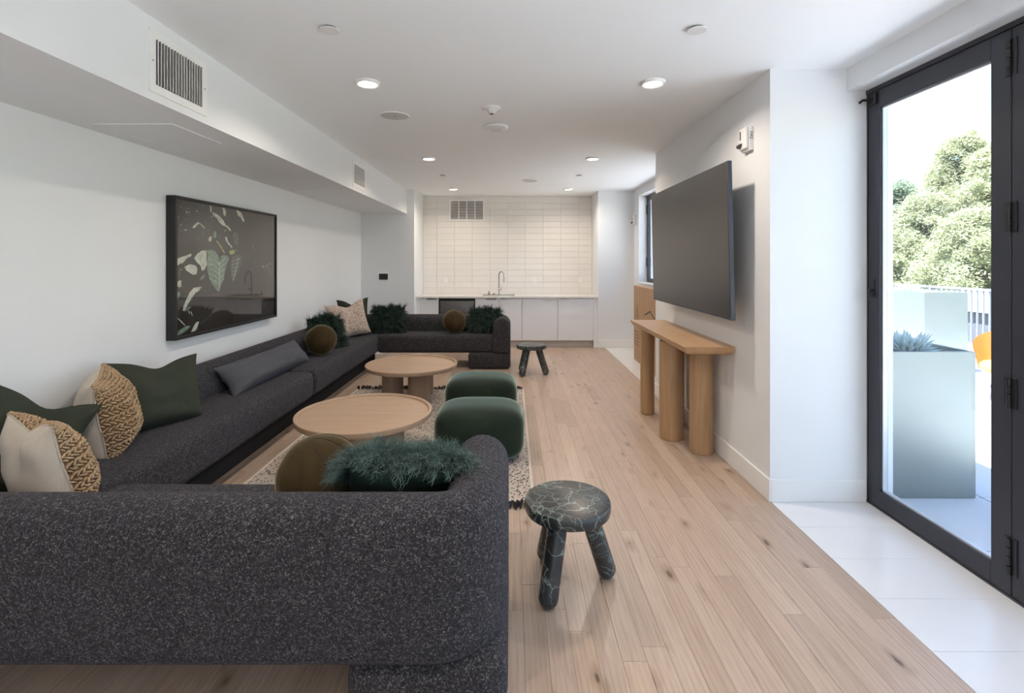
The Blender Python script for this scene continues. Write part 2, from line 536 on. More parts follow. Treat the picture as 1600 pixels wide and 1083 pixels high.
def glass_mat(name, tint=(1, 1, 1), refl=1.0):
    m = bpy.data.materials.new(name); m.use_nodes = True
    n, l = m.node_tree.nodes, m.node_tree.links
    n.clear()
    out = n.new('ShaderNodeOutputMaterial'); mx = n.new('ShaderNodeMixShader'); tr = n.new('ShaderNodeBsdfTransparent'); gl = n.new('ShaderNodeBsdfGlossy')
    lw = n.new('ShaderNodeLayerWeight'); lw.inputs['Blend'].default_value = 0.5
    pw = n.new('ShaderNodeMath'); pw.operation = 'POWER'; pw.inputs[1].default_value = 5.0
    mu = n.new('ShaderNodeMath'); mu.operation = 'MULTIPLY_ADD'; mu.inputs[1].default_value = 0.9 * refl; mu.inputs[2].default_value = 0.04 * refl
    tr.inputs[0].default_value = (*tint, 1); gl.inputs['Roughness'].default_value = 0.0
    l.new(lw.outputs['Facing'], pw.inputs[0]); l.new(pw.outputs[0], mu.inputs[0]); l.new(mu.outputs[0], mx.inputs[0]); l.new(tr.outputs[0], mx.inputs[1]); l.new(gl.outputs[0], mx.inputs[2]); l.new(mx.outputs[0], out.inputs[0])
    return m
M['glass'] = glass_mat('door_glass', (0.97, 0.985, 0.98))
M['pic_glass'] = glass_mat('picture_glass', (0.96, 0.96, 0.96), 1.4)
M['gasket'] = plain('glazing_bead', (0.55, 0.58, 0.62), 0.35, 0.03, metal=0.3)
M['picture_frame'] = plain('black_frame', (0.010, 0.009, 0.010), 0.38, 0.1)
M['lens'] = NT('lamp_lens').set(rough=0.5, emit=((1.0, 0.86, 0.72), 9.0)).m
M['planter'] = plain('planter_metal', (0.19, 0.22, 0.22), 0.34, 0.05, 2, 0.0, 80, metal=0.55)
M['soil'] = plain('soil_gravel', (0.42, 0.36, 0.31), 0.95, 0.3, 60, 0.5, 60)
M['succulent'] = plain('succulent_leaf', (0.36, 0.46, 0.47), 0.6, 0.15, 8)
M['orange'] = plain('orange_shell', (0.75, 0.27, 0.08), 0.5, 0.08, 4)
M['rail'] = plain('railing_paint', (0.16, 0.18, 0.23), 0.45, 0.05)
M['neighbour'] = plain('neighbour_stucco', (0.10, 0.11, 0.14), 0.9, 0.1)
M['neighbour_cap'] = plain('parapet_cap', (0.70, 0.70, 0.70), 0.7, 0.05)
M['trunk'] = plain('bark', (0.10, 0.075, 0.055), 0.95, 0.3, 9, 0.5, 30)
M['ground'] = plain('hillside_scrub', (0.28, 0.30, 0.17), 0.95, 0.3, 1.2)

def leaf_mat(name, a, b):
    t = NT(name)
    geo = t.new('ShaderNodeNewGeometry')
    t.color(t.ramp(geo.outputs['Random Per Island'], [(0.0, a), (1.0, b)]))
    t.set(rough=0.6, spec=0.2)
    tl = t.new('ShaderNodeBsdfTranslucent'); tl.inputs[0].default_value = (*b, 1)
    mx = t.new('ShaderNodeMixShader'); mx.inputs[0].default_value = 0.35
    t.link(t.b.outputs[0], mx.inputs[1]); t.link(tl.outputs[0], mx.inputs[2]); t.link(mx.outputs[0], t.out.inputs[0])
    return t.m
M['leaf_a'] = leaf_mat('pale_foliage', (0.25, 0.29, 0.18), (0.45, 0.465, 0.31))
M['leaf_b'] = leaf_mat('blue_green_foliage', (0.17, 0.24, 0.19), (0.33, 0.40, 0.30))

# ------------------------------------------------------------------ room shell
def struct(name, bm, mat, label, cat='wall', smooth=None):
    o = obj(name, bm, mat, smooth=smooth)
    return tag(o, label, cat, kind='structure')

XL, XS, XT, XW, XD = -2.63, -1.83, 1.675, 2.19, 2.30
YN, YT0, YT1, YE, YP, YB = -3.0, 3.19, 5.72, 8.62, 8.80, 9.52
SOF = 2.377

struct('wall_left', box(XL - 0.2, XL, YN, 9.8, 0, CEIL), M['wall'], 'long white painted wall behind the sofa and framed picture')
struct('wall_end', box(XL, -1.70, YE, 9.8, 0, CEIL), M['wall'], 'grey shaded end wall carrying the small black thermostat')
wall_back = struct('wall_back', box(-1.70, 1.55, YB, 9.8, 0, CEIL), M['grout_tile'], 'white tiled back wall of the kitchenette niche')
struct('wall_pier', box(1.55, XW + 0.3, YP, 9.8, 0, CEIL), M['wall'], 'white wall pier to the side of the kitchenette')
struct('wall_tv', box(XT, 2.47, YT0, YT1, 0, CEIL), M['wall'], 'projecting white wall block that carries the television')
bm = bmesh.new()
add_box(bm, 2.17, 2.47, -1.42, YT0, 2.656, CEIL)
add_box(bm, 2.17, 2.47, YN, -1.42, 0, CEIL)
struct('wall_right', bm, M['wall'], 'white wall and header beam over the black folding glass doors')
bm = bmesh.new()
WY0, WY1, WZ0, WZ1 = 6.02, 8.47, 1.17, 2.665
add_box(bm, XW, 2.47, YT1, WY0, 0, CEIL); add_box(bm, XW, 2.47, WY1, YP, 0, CEIL)
add_box(bm, XW, 2.47, WY0, WY1, 0, WZ0); add_box(bm, XW, 2.47, WY0, WY1, WZ1, CEIL)
struct('wall_window', bm, M['wall'], 'white alcove wall around the far black-framed window')
bm = bmesh.new()
RX0, RX1, RZ0, RZ1 = -0.1, 1.9, 0.25, 2.60  # unseen opening, cut for the added daylight window
add_box(bm, XL - 0.2, RX0, YN - 0.2, YN, 0, CEIL); add_box(bm, RX1, 2.47, YN - 0.2, YN, 0, CEIL)
add_box(bm, RX0, RX1, YN - 0.2, YN, 0, RZ0); add_box(bm, RX0, RX1, YN - 0.2, YN, RZ1, CEIL)
struct('wall_rear', bm, M['wall'], 'white wall behind the viewpoint, opened for an added daylight window')
struct('ceiling', box(XL - 0.2, 2.47, YN - 0.2, 9.8, CEIL, 3.25), M['ceiling'], 'flat white ceiling with recessed lights', 'ceiling')
struct('ceiling_soffit', box(XL, XS, YN, YE, SOF, CEIL), M['wall'], 'boxed white soffit along the long wall with air grilles', 'soffit')

# baseboards
BB = 0.147
def base(name, x0, x1, y0, y1, label):
    struct(name, box(x0, x1, y0, y1, 0.0, BB, 0.003, 1), M['trim'], label, 'baseboard')
base('baseboard_tv', XT - 0.014, XT, YT0 - 0.014, YT1 + 0.014, 'tall white baseboard under the television wall')
base('baseboard_return', XT, XD - 0.01, YT0 - 0.014, YT0, 'white baseboard beside the black glass door')
base('baseboard_pier', 1.55, XW, YP - 0.014, YP, 'white baseboard at the foot of the pier by the kitchenette')
base('baseboard_left', XL, XL + 0.014, YN, YE, 'white baseboard along the wall behind the sofa')
base('baseboard_end', XL + 0.014, -1.70, YE - 0.014, YE, 'white baseboard under the thermostat wall')
base('baseboard_window', XW - 0.014, XW, YT1, YP - 0.014, 'white baseboard under the far window')

# backsplash tiles
TW, TH, TT = 0.342, 0.1165, 0.010
tb = box(-TW / 2 + 0.0012, TW / 2 - 0.0012, -TT, 0, -TH / 2 + 0.0012, TH / 2 - 0.0012, 0.0015, 1)
tile_me = bpy.data.meshes.new('wall_tile'); tb.to_mesh(tile_me); tb.free(); tile_me.materials.append(M['tile_wall'])
z0 = 0.915
ncol, nrow = 10, 17
mesh_cache = {}
def tile_mesh(w, h):
    k = (round(w, 3), round(h, 3))
    if k not in mesh_cache:
        b = box(-w / 2 + 0.0012, w / 2 - 0.0012, -TT, 0, -h / 2 + 0.0012, h / 2 - 0.0012, 0.0015, 1)
        me = bpy.data.meshes.new('wall_tile'); b.to_mesh(me); b.free(); me.materials.append(M['tile_wall'])
        mesh_cache[k] = me
    return mesh_cache[k]
x_start = -0.069 - TW * 5
for c in range(11):
    xa = max(-1.70, x_start + c * TW); xb = min(1.55, x_start + (c + 1) * TW)
    if xb - xa < 0.02: continue
    for r in range(nrow):
        za = z0 + r * TH; zb = min(CEIL, za + TH)
        if zb - za < 0.02: continue
        o = bpy.data.objects.new('wall_tile', tile_mesh(xb - xa, zb - za))
        link(o, wall_back)
        o.location = ((xa + xb) / 2, YB, (za + zb) / 2)
        o.rotation_euler = (random.uniform(-1, 1) * 0.004, 0, random.uniform(-1, 1) * 0.003)

# ------------------------------------------------------------------ floor: oak planks + porcelain strip
floor = struct('floor', box(XL - 0.1, XT + 0.001, YN, 9.6, -0.10, -0.018), M['subfloor'], 'light knotty oak plank floor running the length of the room', 'floor')
PW = 0.0955
plank_me = {}
def plank_mesh(L, W):
    k = (L, round(W, 4))
    if k not in plank_me:
        b = box(0.0003, W - 0.0003, 0.0004, L - 0.0004, -0.018, 0, 0.0008, 1)
        me = bpy.data.meshes.new('plank'); b.to_mesh(me); b.free(); me.materials.append(M['oak_floor'])
        plank_me[k] = me
    return plank_me[k]
LENS = (0.62, 0.86, 1.08, 1.32, 1.55)
cands = []
rp = random.Random(21)
nrows = int(math.ceil((XT - XL) / PW))
for i in range(nrows):
    x1 = XT - i * PW; x0 = max(XL, x1 - PW)
    if x1 - x0 < 0.01: continue
    y = YN + rp.uniform(-0.9, 0.0)
    while y < 9.45:
        L = rp.choice(LENS)
        if y + L > YN:
            cands.append((x0, y, L, x1 - x0))
        y += L
def plank_score(c):
    x0, y, L, W = c
    best = 0
    for k in range(5):
        yy = y + L * (k + 0.5) / 5
        xx = x0 + W / 2
        if yy < 1.70 or yy > 8.9: continue
        if xx < -2.08 and yy > 1.9: continue          # under the long sofa
        if xx < -0.05 and 1.95 < yy < 2.65: continue   # behind the near sofa
        if -1.80 < xx < 0.10 and 3.2 < yy < 5.9: continue   # under the rug
        u = xx / yy * F + CX
        if not -20 < u < 1620: continue
        best += 1.0 / yy ** 2
    return best * L * W
cands.sort(key=plank_score, reverse=True)
rest = bmesh.new()
for n, (x0, y, L, W) in enumerate(cands):
    if n < 300 and plank_score((x0, y, L, W)) > 0:
        o = bpy.data.objects.new('plank', plank_mesh(L, W)); link(o, floor)
        o.location = (x0, y, rp.uniform(-0.0004, 0.0))
    else:
        add_box(rest, x0 + 0.0005, x0 + W - 0.0005, y + 0.0008, y + L - 0.0008, -0.018, 0)
o = obj('plank_field', rest, M['oak_floor'], floor, smooth=None); o['kind'] = 'stuff'

floor_tile = struct('floor_tile', box(XT + 0.001, 2.479, YN, YP, -0.10, -0.012), M['grout_light'], 'pale porcelain tile strip along the glass doors', 'floor')
tme = {}
def strip_tiles(y0, y1, x0, x1):
    y = y1
    while y > y0 + 0.02:
        a = max(y0, y - 0.306)
        k = (round(y - a, 3), round(x1 - x0, 3))
        if k not in tme:
            b = box(0.001, x1 - x0 - 0.001, 0.001, y - a - 0.001, -0.012, 0, 0.001, 1)
            me = bpy.data.meshes.new('tile'); b.to_mesh(me); b.free(); me.materials.append(M['tile_floor']); tme[k] = me
        o = bpy.data.objects.new('tile', tme[k]); link(o, floor_tile); o.location = (x0, a, 0)
        y = a
strip_tiles(-0.6, YT0, XT + 0.002, 2.478)
strip_tiles(YT1, YP, XT + 0.002, XW)

# ------------------------------------------------------------------ folding glass doors
def door_leaf(name, y0, y1, label, hinge_y=None, latch=False):
    """a leaf in the plane X=XD between depths y0<y1"""
    d = thing(name, label, 'door', (XD, y0, 0.0), kind='structure')
    L = y1 - y0
    x0, x1 = 0.0, 0.055
    zb, zt = 0.012, 2.628
    sl = 0.098; bt = 0.105; tp = 0.108
    for a, b in ((0.002, sl), (L - sl, L - 0.002)):
        obj('stile', box(x0, x1, a, b, zb, zt, 0.003, 1), M['black_metal'], d)
    obj('rail', box(x0, x1, sl, L - sl, zb, zb + bt, 0.003, 1), M['black_metal'], d)
    obj('rail', box(x0, x1, sl, L - sl, zt - tp, zt, 0.003, 1), M['black_metal'], d)
    bm = bmesh.new()
    g = 0.010
    for a, b, c, e in ((sl, sl + g, zb + bt, zt - tp), (L - sl - g, L - sl, zb + bt, zt - tp), (sl, L - sl, zb + bt, zb + bt + g), (sl, L - sl, zt - tp - g, zt - tp)):
        add_box(bm, x0 + 0.016, x1 - 0.012, a, b, c, e)
    obj('glazing_bead', bm, M['gasket'], d, smooth=None)
    obj('pane', box(x0 + 0.026, x0 + 0.032, sl + 0.002, L - sl - 0.002, zb + bt + 0.002, zt - tp - 0.002), M['glass'], d, smooth=None)
    if hinge_y is not None:
        for z, h in ((2.41, 0.17), (1.69, 0.14), (0.88, 0.14), (0.115, 0.17)):
            hy = hinge_y - y0
            bm = bmesh.new()
            add_box(bm, -0.006, 0.0, hy - 0.030, hy - 0.003, z, z + h, 0.001, 1)
            add_box(bm, -0.006, 0.0, hy + 0.003, hy + 0.026, z, z + h, 0.001, 1)
            hg = obj('hinge', bm, M['hinge'], d, smooth=None)
            bm = bmesh.new()
            for k in range(4):
                add_lathe(bm, [(0, 0), (0.0085, 0), (0.0085, h / 4 - 0.004), (0, h / 4 - 0.004)], 10, cx=-0.011, cy=hy, cz=z + k * h / 4)
            obj('knuckle', bm, M['hinge'], hg, smooth=30)
    return d
LY = [YT0 - 0.012, 2.268, 1.358, 0.448, -0.462, -1.40]
names = ['black-framed glass door leaf beside the white return wall', 'dark door leaf cut by the picture edge, next to the hinges',
         'third glass door leaf beyond the frame, beside the viewpoint', 'fourth glass door leaf beyond the frame, behind the viewpoint', 'last glass door leaf in the run behind the viewpoint']
for i in range(5):
    d = door_leaf('door_%d' % (i + 1), LY[i + 1], LY[i], names[i], hinge_y=(LY[i + 1] if i == 0 else None))
    if i == 0:
        y = LY[0] - LY[1]
        lever = bmesh.new()
        add_box(lever, -0.006, 0.0, y - 0.062, y - 0.030, 1.33, 1.44, 0.002, 1)
        h = obj('latch_plate', lever, M['hinge'], d)
        obj('latch_lever', tube([(-0.012, y - 0.046, 1.375), (-0.030, y - 0.046, 1.365), (-0.034, y - 0.05, 1.335), (-0.036, y - 0.052, 1.305)], [0.011, 0.009, 0.007, 0.005], 8), M['hinge'], h)
        lt = bmesh.new()
        add_box(lt, -0.02, 0.0, y - 0.085, y - 0.02, 2.545, 2.615, 0.004, 1)
        h2 = obj('flush_bolt', lt, M['hinge'], d)
        obj('bolt_arm', tube([(-0.02, y - 0.05, 2.58), (-0.05, y - 0.02, 2.585), (-0.055, y + 0.0, 2.575)], 0.009, 8), M['hinge'], h2)
bm = bmesh.new()
add_box(bm, XD - 0.005, XD + 0.07, -1.42, YT0, 2.630, 2.656)
add_box(bm, XD - 0.002, XD + 0.07, -1.42, YT0, 0.0, 0.011)
add_box(bm, XD + 0.0, XD + 0.07, YT0 - 0.011, YT0, 0.0, 2.656)
struct('trim_1', bm, M['black_metal'], 'black head track and sill of the folding glass doors', 'door frame')

# far window
win = thing('window_1', 'far black-framed window partly hidden by the television', 'window', (2.33, WY0, WZ0), kind='structure')
Lw = WY1 - WY0; Hw = WZ1 - WZ0
bm = bmesh.new()
for k in range(3):
    a = 0.0 + k * Lw / 3; b = a + Lw / 3
    add_box(bm, 0, 0.05, a, a + 0.055, 0.02, Hw); add_box(bm, 0, 0.05, b - 0.055, b, 0.02, Hw)
    add_box(bm, 0, 0.05, a + 0.055, b - 0.055, 0.02, 0.085); add_box(bm, 0, 0.05, a + 0.055, b - 0.055, Hw - 0.075, Hw)
obj('window_frame', bm, M['black_metal'], win, smooth=None)
for k in range(3):
    a = k * Lw / 3
    obj('pane', box(0.02, 0.026, a + 0.056, a + Lw / 3 - 0.056, 0.086, Hw - 0.076), M['glass'], win, smooth=None)
    if k:
        for z in (0.30, 1.20):
            obj('hinge', box(-0.014, 0.0, a - 0.022, a + 0.022, z, z + 0.16, 0.003, 1), M['hinge'], win)
for z in (0.28, 1.18):
    obj('hinge', box(-0.014, 0.0, Lw - 0.04, Lw - 0.005, z, z + 0.16, 0.003, 1), M['hinge'], win)
obj('window_sill', box(-0.155, 0.0, 0.002, Lw - 0.002, 0.0, 0.02, 0.003, 1), M['trim'], win)

# wide unseen window, added behind the viewpoint to bring in more daylight
win = thing('added_window', 'unseen four-light window added for daylight behind the viewpoint', 'window', (RX0, YN - 0.13, RZ0), kind='structure')
Lw = RX1 - RX0; Hw = RZ1 - RZ0
bm = bmesh.new()
for k in range(4):
    a = k * Lw / 4; b = a + Lw / 4
    add_box(bm, a, a + 0.04, 0, 0.05, 0, Hw); add_box(bm, b - 0.04, b, 0, 0.05, 0, Hw)
    add_box(bm, a + 0.04, b - 0.04, 0, 0.05, 0, 0.06); add_box(bm, a + 0.04, b - 0.04, 0, 0.05, Hw - 0.06, Hw)
obj('window_frame', bm, M['black_metal'], win, smooth=None)
for k in range(4):
    a = k * Lw / 4
    obj('pane', box(a + 0.041, a + Lw / 4 - 0.041, 0.02, 0.026, 0.061, Hw - 0.061), M['glass'], win, smooth=None)

# ------------------------------------------------------------------ ceiling and soffit fittings
def on_ceiling(x, y):
    Y = (CEIL - HC) * F / (CY - y)
    return (x - CX) * Y / F, Y

def downlight(x, y, label):
    t = thing('recessed_light', label, 'light', (x, y, CEIL), group='recessed ceiling lights')
    obj('trim_ring', lathe([(0.062, -0.004), (0.064, -0.016), (0.074, -0.020), (0.083, -0.012), (0.086, 0.0)], 36), M['white_plastic'], t)
    obj('lens', lathe([(0, -0.0165), (0.05, -0.0165), (0.0625, -0.013)], 36), M['lens'], t)
    ld = bpy.data.lights.new('downlight_lamp', 'AREA'); ld.shape = 'DISK'; ld.size = 0.11; ld.energy = LAMP_W; ld.color = (1.0, 0.88, 0.75); ld.spread = radians(150)
    lo = bpy.data.objects.new('downlight_lamp', ld); link(lo, t); lo.location = (0, 0, -0.022)
    return t
rows = [(3.43, 'nearest pair, over the sofa side', 'nearest pair, over the television side'), (5.97, 'middle pair, over the sofa side', 'middle pair, over the walkway side'),
        (8.50, 'farthest pair, towards the thermostat wall', 'farthest pair, towards the window pier'), (0.90, 'pair overhead beyond the frame, sofa side', 'pair overhead beyond the frame, door side'),
        (-1.65, 'rear pair behind the viewpoint, sofa side', 'rear pair behind the viewpoint, door side')]
for Y, a, b in rows:
    downlight(-1.0, Y, 'round recessed ceiling light, ' + a)
    downlight(0.985, Y, 'round recessed ceiling light, ' + b)

def cap(x, y, label):
    t = thing('sprinkler_cover', label, 'sprinkler', (x, y, CEIL), group='concealed sprinkler covers')
    obj('cup', lathe([(0.036, -0.010), (0.038, 0.0)], 24), M['vent_dark'], t)
    obj('cover_plate', lathe([(0, -0.016), (0.050, -0.015), (0.052, -0.012), (0.048, -0.010), (0, -0.009)], 28), M['white_plastic'], t)
cap(-0.97, 2.63, 'white round sprinkler cover near the big soffit grille')
cap(0.99, 2.63, 'white round sprinkler cover near the glass door header')
cap(-1.0, 7.18, 'small far sprinkler cover on the sofa side of the ceiling')
cap(0.99, 7.18, 'small far sprinkler cover on the window side of the ceiling')

def speaker(x, y, r, label):
    t = thing('ceiling_speaker', label, 'speaker', (x, y, CEIL), group='flush ceiling speakers')
    obj('grille', lathe([(0, -0.006), (r * 0.9, -0.006), (r - 0.008, -0.005)], 40), M['speaker_grille'], t)
    obj('rim', lathe([(r - 0.008, -0.004), (r - 0.006, -0.008), (r, -0.006), (r + 0.001, 0)], 40), M['white_plastic'], t)
    obj('badge', lathe([(0, -0.0075), (0.006, -0.0075), (0.007, -0.006)], 12), M['vent_dark'], t)
speaker(-0.998, 4.22, 0.125, 'round flush ceiling speaker beside the sofa-side lights')
speaker(0.288, 7.64, 0.120, 'round flush ceiling speaker in front of the kitchenette')

t = thing('smoke_detector', 'small domed white smoke detector at mid ceiling', 'detector', (-0.16, 4.0, CEIL))
obj('base', lathe([(0.0, -0.014), (0.066, -0.014), (0.072, -0.008), (0.072, 0)], 32), M['white_plastic'], t)
obj('dome', lathe([(0, -0.050), (0.020, -0.050), (0.030, -0.044), (0.045, -0.024), (0.060, -0.014)], 32), M['white_plastic'], t)
obj('sensor', lathe([(0, -0.053), (0.014, -0.053), (0.017, -0.050)], 16), M['vent_dark'], t)
t = thing('wireless_access_point', 'flat white disc access point behind the smoke detector', 'access point', (-0.142, 4.55, CEIL))
obj('body', lathe([(0, -0.038), (0.05, -0.037), (0.09, -0.031), (0.112, -0.018), (0.117, -0.008), (0.105, 0)], 40), M['white_plastic'], t)
obj('status_ring', lathe([(0.030, -0.0385), (0.034, -0.0395), (0.038, -0.0383)], 28), plain('pale_blue_ring', (0.45, 0.50, 0.72), 0.4, 0.02), t)

def side_grille(y0, y1, z0, z1, n, label):
    t = thing('air_grille', label, 'vent', (XS, y0, z0), group='soffit air grilles')
    L, H = y1 - y0, z1 - z0
    f = 0.042
    bm = bmesh.new()
    add_box(bm, 0.0, 0.008, 0, L, 0, f); add_box(bm, 0.0, 0.008, 0, L, H - f, H); add_box(bm, 0.0, 0.008, 0, f, f, H - f); add_box(bm, 0.0, 0.008, L - f, L, f, H - f)
    obj('grille_frame', bm, M['trim'], t, smooth=None)
    obj('cavity', box(0.0, 0.0015, f, L - f, f, H - f), M['vent_dark'], t, smooth=None)
    sl = box(-0.0012, 0.0012, -0.011, 0.011, f, H - f)
    me = bpy.data.meshes.new('slat'); bmesh.ops.rotate(sl, verts=sl.verts, cent=(0, 0, 0), matrix=Matrix.Rotation(radians(55), 3, 'Z')); sl.to_mesh(me); sl.free(); me.materials.append(M['vent_paint'])
    for k in range(n):
        o = bpy.data.objects.new('slat', me); link(o, t); o.location = (0.0085, f + (L - 2 * f) * (k + 0.5) / n, 0)
    for yy in (f * 0.5, L - f * 0.5):
        obj('screw', lathe([(0, 0.002), (0.003, 0.002), (0.004, 0)], 8, mat=Matrix.Translation((0.008, yy, H * 0.5)) @ Matrix.Rotation(pi / 2, 4, 'Y')), M['vent_dark'], t)
side_grille(2.485, 2.95, 2.42, 2.737, 17, 'large white slatted air grille on the near soffit')
side_grille(5.68, 6.15, 2.42, 2.72, 17, 'far white slatted air grille near the soffit end')

def access_panel(x0, x1, y0, y1, label):
    t = thing('access_panel', label, 'panel', ((x0 + x1) / 2, (y0 + y1) / 2, SOF), group='soffit access panels')
    a, b = (x1 - x0) / 2, (y1 - y0) / 2
    bm = bmesh.new()
    w = 0.022
    add_box(bm, -a, a, -b, -b + w, -0.006, 0); add_box(bm, -a, a, b - w, b, -0.006, 0); add_box(bm, -a, -a + w, -b + w, b - w, -0.006, 0); add_box(bm, a - w, a, -b + w, b - w, -0.006, 0)
    obj('panel_frame', bm, M['wall'], t, smooth=None)
    obj('panel_door', box(-a + w + 0.003, a - w - 0.003, -b + w + 0.003, b - w - 0.003, -0.004, 0.0), M['wall'], t, smooth=None)
access_panel(-2.50, -2.02, 2.94, 3.44, 'flat white access panel under the near soffit')
access_panel(-2.50, -2.02, 5.75, 6.10, 'flat white access panel under the far soffit')

# back wall return grille
t = thing('return_grille', 'white four-bay return air grille high on the tiled wall', 'vent', (-1.198, YB - TT, 2.326))
Lg, Hg = 0.679, 0.407
bm = bmesh.new()
f = 0.028
add_box(bm, 0, Lg, -0.010, 0, 0, f); add_box(bm, 0, Lg, -0.010, 0, Hg - f, Hg); add_box(bm, 0, f, -0.010, 0, f, Hg - f); add_box(bm, Lg - f, Lg, -0.010, 0, f, Hg - f)
obj('grille_frame', bm, M['trim'], t, smooth=None)
obj('cavity', box(f, Lg - f, -0.002, 0, f, Hg - f), M['vent_dark'], t, smooth=None)
for k in range(1, 4):
    x = f + (Lg - 2 * f) * k / 4
    obj('mullion', box(x - 0.008, x + 0.008, -0.010, -0.002, f, Hg - f), M['trim'], t, smooth=None)
sl = box(f, Lg - f, -0.0055, 0.0055, -0.001, 0.001); bmesh.ops.rotate(sl, verts=sl.verts, cent=(0, 0, 0), matrix=Matrix.Rotation(radians(-35), 3, 'X'))
me = bpy.data.meshes.new('louver'); sl.to_mesh(me); sl.free(); me.materials.append(M['vent_paint'])
for k in range(22):
    o = bpy.data.objects.new('louver', me); link(o, t); o.location = (0, -0.0065, f + (Hg - 2 * f) * (k + 0.5) / 22)

# ------------------------------------------------------------------ kitchenette
KF = 8.82   # cabinet door face depth
def cabinet(x0, x1, doors, label, handles):
    t = thing('base_cabinet', label, 'cabinet', ((x0 + x1) / 2, KF, 0.0), group='white base cabinets')
    c = (x0 + x1) / 2
    obj('body', box(x0 - c + 0.001, x1 - c - 0.001, 0.026, YB - TT - KF - 0.012, 0.126, 0.884), M['laminate'], t, smooth=None)
    obj('toe_kick', box(x0 - c + 0.001, x1 - c - 0.001, 0.065, 0.085, 0.0, 0.126), M['toe'], t, smooth=None)
    for (a, b), (ha, hb) in zip(doors, handles):
        d = obj('door', box(a - c + 0.003, b - c - 0.003, 0.0, 0.019, 0.128, 0.872, 0.0015, 1), M['laminate'], t, smooth=None)
        hm = bmesh.new()
        add_box(hm, ha - c, hb - c, -0.014, 0.018, 0.8745, 0.878); add_box(hm, ha - c, hb - c, -0.016, -0.012, 0.862, 0.878)
        obj('handle', hm, M['chrome'], d, smooth=None)
def kx(x): return (x - CX) * KF / F
cabinet(kx(656.3), kx(685.3), [(kx(656.3), kx(685.3))], 'narrow white cabinet to the side of the under-counter fridge', [(kx(667), kx(683))])
cabinet(kx(742.3), kx(815.6), [(kx(742.3), kx(779)), (kx(779), kx(815.6))], 'white two-door sink cabinet next to the under-counter fridge', [(kx(760), kx(775)), (kx(782), kx(796.6))])
cabinet(kx(815.6), kx(927.4), [(kx(815.6), kx(871.5)), (kx(871.5), kx(927.4))], 'wide white two-door cabinet behind the far marble stool', [(kx(853), kx(869)), (kx(875), kx(889))])
tag(obj('trim_2', box(-1.70, kx(656.3), KF + 0.0, KF + 0.02, 0.0, 0.884), M['laminate'], smooth=None), 'thin white filler strip at the narrow cabinet', 'filler', kind='structure')
tag(obj('trim_3', box(kx(927.4), 1.55, KF + 0.004, KF + 0.024, 0.0, 0.884), M['laminate'], smooth=None), 'thin white filler strip at the wide cabinet', 'filler', kind='structure')
t = thing('beverage_fridge', 'dark steel under-counter fridge between the white cabinets', 'fridge', (kx(713.8), KF, 0.0))
hw = (kx(742.3) - kx(685.3)) / 2 - 0.003
obj('body', box(-hw, hw, 0.03, 0.60, 0.03, 0.880), M['black_plastic'], t, smooth=None)
obj('door', box(-hw + 0.025, hw - 0.012, -0.012, 0.028, 0.11, 0.835, 0.006, 2), M['steel'], t)
for sx in (-hw + 0.045, hw - 0.032):
    obj('hinge_screw', lathe([(0, 0.006), (0.008, 0.005), (0.010, 0)], 12, mat=Matrix.Translation((sx, -0.012, 0.735)) @ Matrix.Rotation(pi / 2, 4, 'X')), M['chrome'], t)
obj('vent_strip', box(-hw + 0.01, hw - 0.01, 0.01, 0.03, 0.845, 0.878), M['black_plastic'], t, smooth=None)
obj('foot_grille', box(-hw + 0.01, hw - 0.01, 0.03, 0.05, 0.0, 0.10), M['black_plastic'], t, smooth=None)

ct = bmesh.new()
sx0, sx1, sy0, sy1 = (754.8 - CX) * 9.0 / F, (804 - CX) * 9.0 / F, 8.965, 9.20
add_box(ct, -1.70, sx0, KF - 0.025, YB - TT, 0.886, 0.916); add_box(ct, sx1, 1.55, KF - 0.025, YB - TT, 0.886, 0.916)
add_box(ct, sx0, sx1, KF - 0.025, sy0, 0.886, 0.916); add_box(ct, sx0, sx1, sy1, YB - TT, 0.886, 0.916)
tag(obj('worktop', ct, M['counter'], smooth=None), 'pale stone worktop running across the white cabinets', 'worktop')
t = thing('sink', 'small rectangular steel sink set in the worktop', 'sink', ((sx0 + sx1) / 2, (sy0 + sy1) / 2, 0.74))
a, b = (sx1 - sx0) / 2, (sy1 - sy0) / 2
bm = bmesh.new()
add_box(bm, -a + 0.002, a - 0.002, -b + 0.002, b - 0.002, 0, 0.004)
for q in ((-a + 0.002, -a + 0.006, -b + 0.002, b - 0.002), (a - 0.006, a - 0.002, -b + 0.002, b - 0.002), (-a, a, -b + 0.002, -b + 0.006), (-a, a, b - 0.006, b - 0.002)):
    add_box(bm, *q, 0.004, 0.176)
obj('basin', bm, M['chrome'], t, smooth=None)
bm = bmesh.new()
for q in ((-a - 0.012, -a + 0.006, -b - 0.012, b + 0.012), (a - 0.006, a + 0.012, -b - 0.012, b + 0.012), (-a, a, -b - 0.012, -b + 0.006), (-a, a, b - 0.006, b + 0.012)):
    add_box(bm, *q, 0.1761, 0.182)
obj('rim', bm, M['chrome'], t, smooth=None)
fx = (779.7 - CX) * 9.28 / F
t = thing('faucet', 'tall brushed gooseneck faucet behind the sink', 'faucet', (fx, 9.28, 0.916))
obj('base', lathe([(0, 0), (0.026, 0), (0.026, 0.012), (0.018, 0.018), (0.016, 0.03)], 24), M['chrome'], t)
arc = [(0, 0, 0.02), (0, 0, 0.36)] + [(0.045 - 0.045 * cos(a_), -0.05 * (1 - cos(a_)) / 2, 0.36 + 0.075 * sin(a_)) for a_ in [pi * k / 10 for k in range(1, 10)]] + [(0.092, -0.055, 0.34), (0.096, -0.058, 0.31)]
obj('spout', tube(arc, 0.0125, 12), M['chrome'], t)
